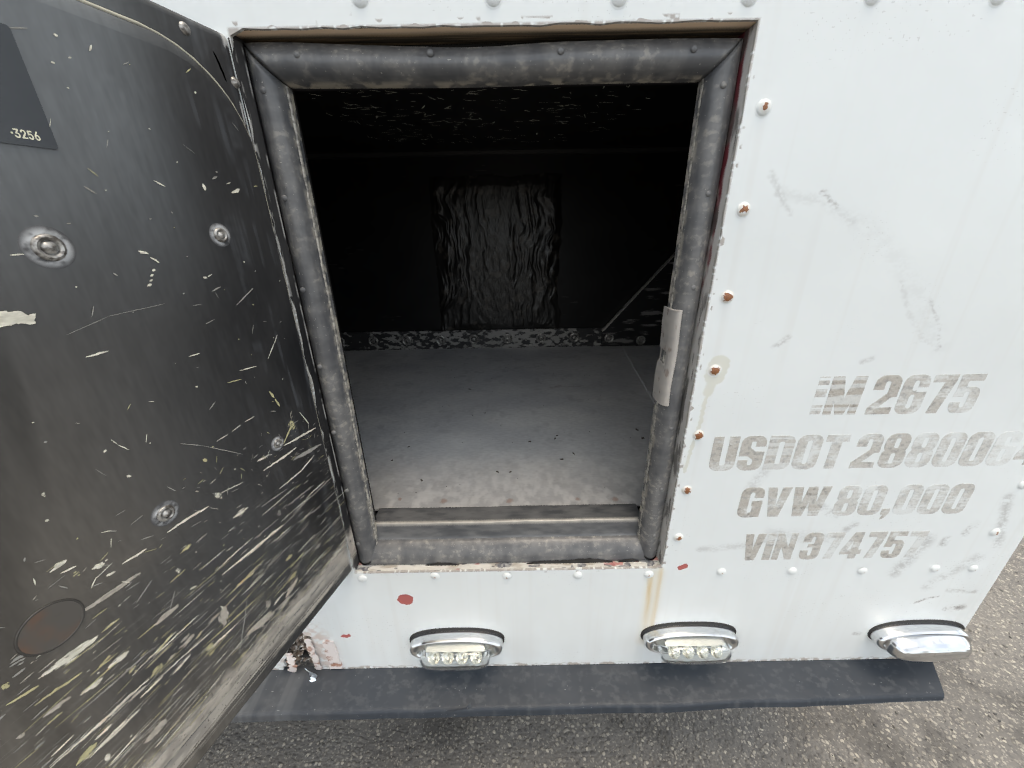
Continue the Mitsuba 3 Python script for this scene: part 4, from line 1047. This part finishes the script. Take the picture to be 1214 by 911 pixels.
def make_lamp(cx, cz, dented, seed):
    key = numbered('truck__lamp')
    gro = [oval(0.0915, 0.0325, cx, cz + 0.0018, y) for y in (0.0006, -0.0020)] + [oval(0.0885, 0.0298, cx, cz + 0.0012, -0.0030), oval(0.080, 0.024, cx, cz, -0.002)]
    scene[key] = mikit.ply(outward(loft(gro, False, True)), 'rubber_black', 40)
    secs = [(0.0, -0.0010), (0.0, -0.0140), (0.0008, -0.0180), (0.0028, -0.0212), (0.0058, -0.0226), (0.0090, -0.0218), (0.0120, -0.0190), (0.0150, -0.0140), (0.0190, -0.0120), (0.0230, -0.0120)]
    L = []
    for d, y in secs:
        L.append(oval(0.0885 - 1.0 * d, 0.0290 - 0.42 * d, cx, cz - 0.0005, y, 2.3))
    scene[key + '__bezel'] = mikit.ply(outward(loft(L, False, False)), 'chrome', 50)
    if not dented:
        bp = loft([oval(0.0655, 0.0215, cx, cz, y) for y in (-0.0100, -0.0124)], False, True)
        scene[key + '__backplate'] = mikit.ply(outward(bp), 'lamp_body', 30)
    A, B = (0.0645, 0.0225) if not dented else (0.0745, 0.0255)
    L = []
    deep = ((0.0, -0.0118), (0.0, -0.0240), (0.0020, -0.0310), (0.0055, -0.0370), (0.0100, -0.0415), (0.0150, -0.0440), (0.0200, -0.0450))
    for d, y in deep if dented else ((0.0, -0.0118), (0.0, -0.0350), (0.0010, -0.0390), (0.0030, -0.0420), (0.0060, -0.0440), (0.0095, -0.0450), (0.0140, -0.0454)):
        L.append(oval(A - d, B - d * 0.9, cx, cz - 0.0030, y, 3.2))
    m = loft(L, False, True)
    if dented:
        m = m.subdivide().subdivide()
        v = np.asarray(m.vertices).copy()
        k = np.clip((-v[:, 1] - 0.016) / 0.012, 0, 1)
        dent = 0.010 * (meshkit.fbm(v * 22 + 3.7, 2) - 0.5)
        v[:, 1] += k * np.clip(dent, -0.004, 0.010)
        v[:, 2] += 0.0 * dent
        m.vertices = v
        scene[key + '__lens_cover'] = mikit.ply(outward(m), 'chrome', True)
        labels[key + '__lens_cover'] = {'label': 'dented chrome cover'}
        return
    Li = []
    for d, y in ((0.0, -0.0118), (0.0, -0.0350), (0.0010, -0.0385), (0.0030, -0.0410), (0.0060, -0.0425), (0.0110, -0.0430)):
        Li.append(oval(A - 0.0028 - d, B - 0.0028 - d * 0.9, cx, cz - 0.0030, y, 3.2))
    n = 72
    v = np.vstack(L + Li)
    no = len(L)
    f = [grid_faces(no, n, True), grid_faces(len(Li), n, True)[:, ::-1] + no * n]
    for base_i, flip in ((no - 1, True), (no + len(Li) - 1, False)):
        v = np.vstack([v, v[base_i * n:(base_i + 1) * n].mean(0)])
        idx = base_i * n + np.arange(n)
        t = np.stack([np.full(n, len(v) - 1), np.roll(idx, -1), idx], -1)
        f.append(t[:, ::-1] if flip else t)
    i0, i1 = np.arange(n), no * n + np.arange(n)
    f.append(np.vstack([np.stack([i0, np.roll(i1, -1), np.roll(i0, -1)], -1), np.stack([i0, i1, np.roll(i1, -1)], -1)]))
    scene[key + '__lens'] = mikit.ply(outward(tri(v, np.vstack(f))), 'lens_glass', 40)
    for i in range(4):
        x = cx + (i - 1.5) * 0.0262
        prof = [(0.0020, 0.0), (0.0040, 0.0009), (0.0070, 0.0030), (0.0095, 0.0066), (0.0110, 0.0105)]
        ax, up_ = np.array([0, -math.cos(0.75), math.sin(0.75)]), np.array([0, math.sin(0.75), math.cos(0.75)])
        o = np.array([x, -0.0240, cz - 0.0080])
        L = []
        for r, h in prof:
            t = np.arange(28) * 2 * math.pi / 28
            L.append(o + ax * h + np.outer(r * np.cos(t), [1, 0, 0]) + np.outer(r * np.sin(t), up_))
        scene[numbered(key + '__reflector')] = mikit.ply(loft(L, True, False), 'reflector', 20)
        d, _ = dome(0.0026, 0.0024, 10, 4)
        scene[numbered(key + '__led')] = mikit.ply(orient(d, o + ax * 0.0002, ax), 'led_yellow', True)
    # sloping reflector hood over the row of bowls
    hood = [[cx - 0.056, -0.0126, cz + 0.016], [cx + 0.056, -0.0126, cz + 0.016], [cx + 0.054, -0.0290, cz + 0.0085], [cx - 0.054, -0.0290, cz + 0.0085]]
    scene[key + '__hood'] = mikit.ply(tri(hood, [[0, 2, 1], [0, 3, 2]]), 'lamp_hood')


for cx, cz, dented in ((-0.1150, 0.6100, False), (0.3310, 0.6145, False), (0.7720, 0.6085, True)):
    make_lamp(cx, cz, dented, 1)

# ------------------------------------------------------------------ rubber strip below the panel
ring, n = [], 160
for i in range(n + 1):
    t = i / n
    x = -1.25 + (0.835 + 1.25) * t
    k = meshkit.fbm(np.array([x * 7, 1.0, 2.0]), 3) - 0.5
    fr = np.clip((x - 0.15) / 0.65, 0, 1)
    lipz = 0.5015 + 0.006 * fr + 0.0025 * k
    fy = -0.0700 + 0.004 * k - 0.004 * max(0, -x) + 0.008 * fr
    tz = 0.5205 + 0.002 * k
    cut = lambda y: -0.038 * (y / -0.07) * t ** 40
    sec = [(0.006, .5285), (-0.002, .5287), (-0.018, .5268 + .0012 * k), (-0.040, .5240 + .003 * k), (fy + 0.006, tz + .0010), (fy + 0.001, tz - .0012), (fy - 0.0015, tz - .0045), (fy - 0.0020, tz - .0095),
           (fy - 0.0035, lipz + 0.003), (fy - 0.0020, lipz), (fy + 0.004, lipz), (fy + 0.006, tz - .007), (-0.010, .5190), (0.006, .5210)]
    ring.append([[x + cut(y), y, z] for y, z in sec])
FLAP = add('truck__rubber_strip', outward(loft(ring, True, True)), 'rubber_flap', 35, label='long dark rubber strip with a torn lip under the panel')
tv = [[-0.135, -0.0745, 0.5180], [-0.085, -0.0690, 0.5232], [-0.0880, -0.0655, 0.5330], [-0.0960, -0.0700, 0.5265], [-0.130, -0.0752, 0.5225]]
add(FLAP + '__torn_flap', tri(tv, [[0, 1, 3], [1, 2, 3], [0, 3, 4]]), 'flap_sheet')

# ------------------------------------------------------------------ torn, corroded corner of the panel
add('truck__corner_post', bx(-0.56, -0.36, 0.030, 0.034, 0.530, 0.70), 'rust_debris')
cr = []
for i in range(190):
    m = trimesh.creation.icosphere(subdivisions=1)
    s = rng.uniform(0.002, 0.0065)
    m.vertices = m.vertices * (1 + 0.28 * rng.standard_normal((len(m.vertices), 1))) * s * rng.uniform(0.5, 1.4, 3)
    z = 0.532 + 0.11 * rng.random() ** 1.3
    m.apply_translation([rng.uniform(-0.465, -0.392), rng.uniform(0.004, 0.026), z])
    cr.append(m)
add(PANEL + '__corrosion', join(cr), 'rust_debris', 25, label='corroded crumbling metal in the torn lower corner', kind='stuff')


def strip(pts, wd, th, bsdf, name, seed, **lab):
    r = np.random.default_rng(seed)
    pts = np.array(pts, float)
    tt = np.linspace(0, len(pts) - 1, 22)
    c = np.stack([np.interp(tt, np.arange(len(pts)), pts[:, k]) for k in range(3)], -1)
    d = np.gradient(c, axis=0)
    d /= np.linalg.norm(d, axis=1, keepdims=True)
    side = np.cross(d, [0, 1.0, 0])
    side /= np.linalg.norm(side, axis=1, keepdims=True)
    nn = np.cross(side, d)
    L = []
    for k in range(len(c)):
        w1, w2 = wd * (1 + 0.3 * r.standard_normal()) / 2, wd * (1 + 0.3 * r.standard_normal()) / 2
        L.append([c[k] + side[k] * w1 - nn[k] * th, c[k] - side[k] * w2 - nn[k] * th, c[k] - side[k] * w2 + nn[k] * th, c[k] + side[k] * w1 + nn[k] * th])
    return add(name, outward(loft(L, True, True)), bsdf, 30, **lab)


strip([(-0.452, -0.004, 0.530), (-0.440, -0.010, 0.555), (-0.445, -0.004, 0.585)], 0.014, 0.0008, 'torn_paint', PANEL + '__torn_strip', 1)
strip([(-0.398, -0.002, 0.531), (-0.394, -0.007, 0.570), (-0.402, -0.004, 0.625)], 0.011, 0.0008, 'torn_paint', PANEL + '__torn_strip', 2)
strip([(-0.420, -0.006, 0.536), (-0.408, -0.014, 0.541), (-0.400, -0.016, 0.534), (-0.404, -0.022, 0.526)], 0.010, 0.0005, 'foil', PANEL + '__torn_strip', 4, label='crumpled silvery strip on top of the rubber strip')
# slotted tab beside it
tab = Polygon(jag([(-0.3745, 0.533), (-0.3500, 0.533), (-0.3535, 0.612), (-0.366, 0.618), (-0.3745, 0.612), (-0.3745, 0.533)], 0.0012, 0.006, 4)).buffer(0).difference(rr(-0.3665, 0.546, -0.3565, 0.553, 0.003))
add(PANEL + '__slotted_tab', extrude_xz(tab, -0.0028, 0.0004), 'torn_paint', label='chipped white tab with a slot at the lower edge')
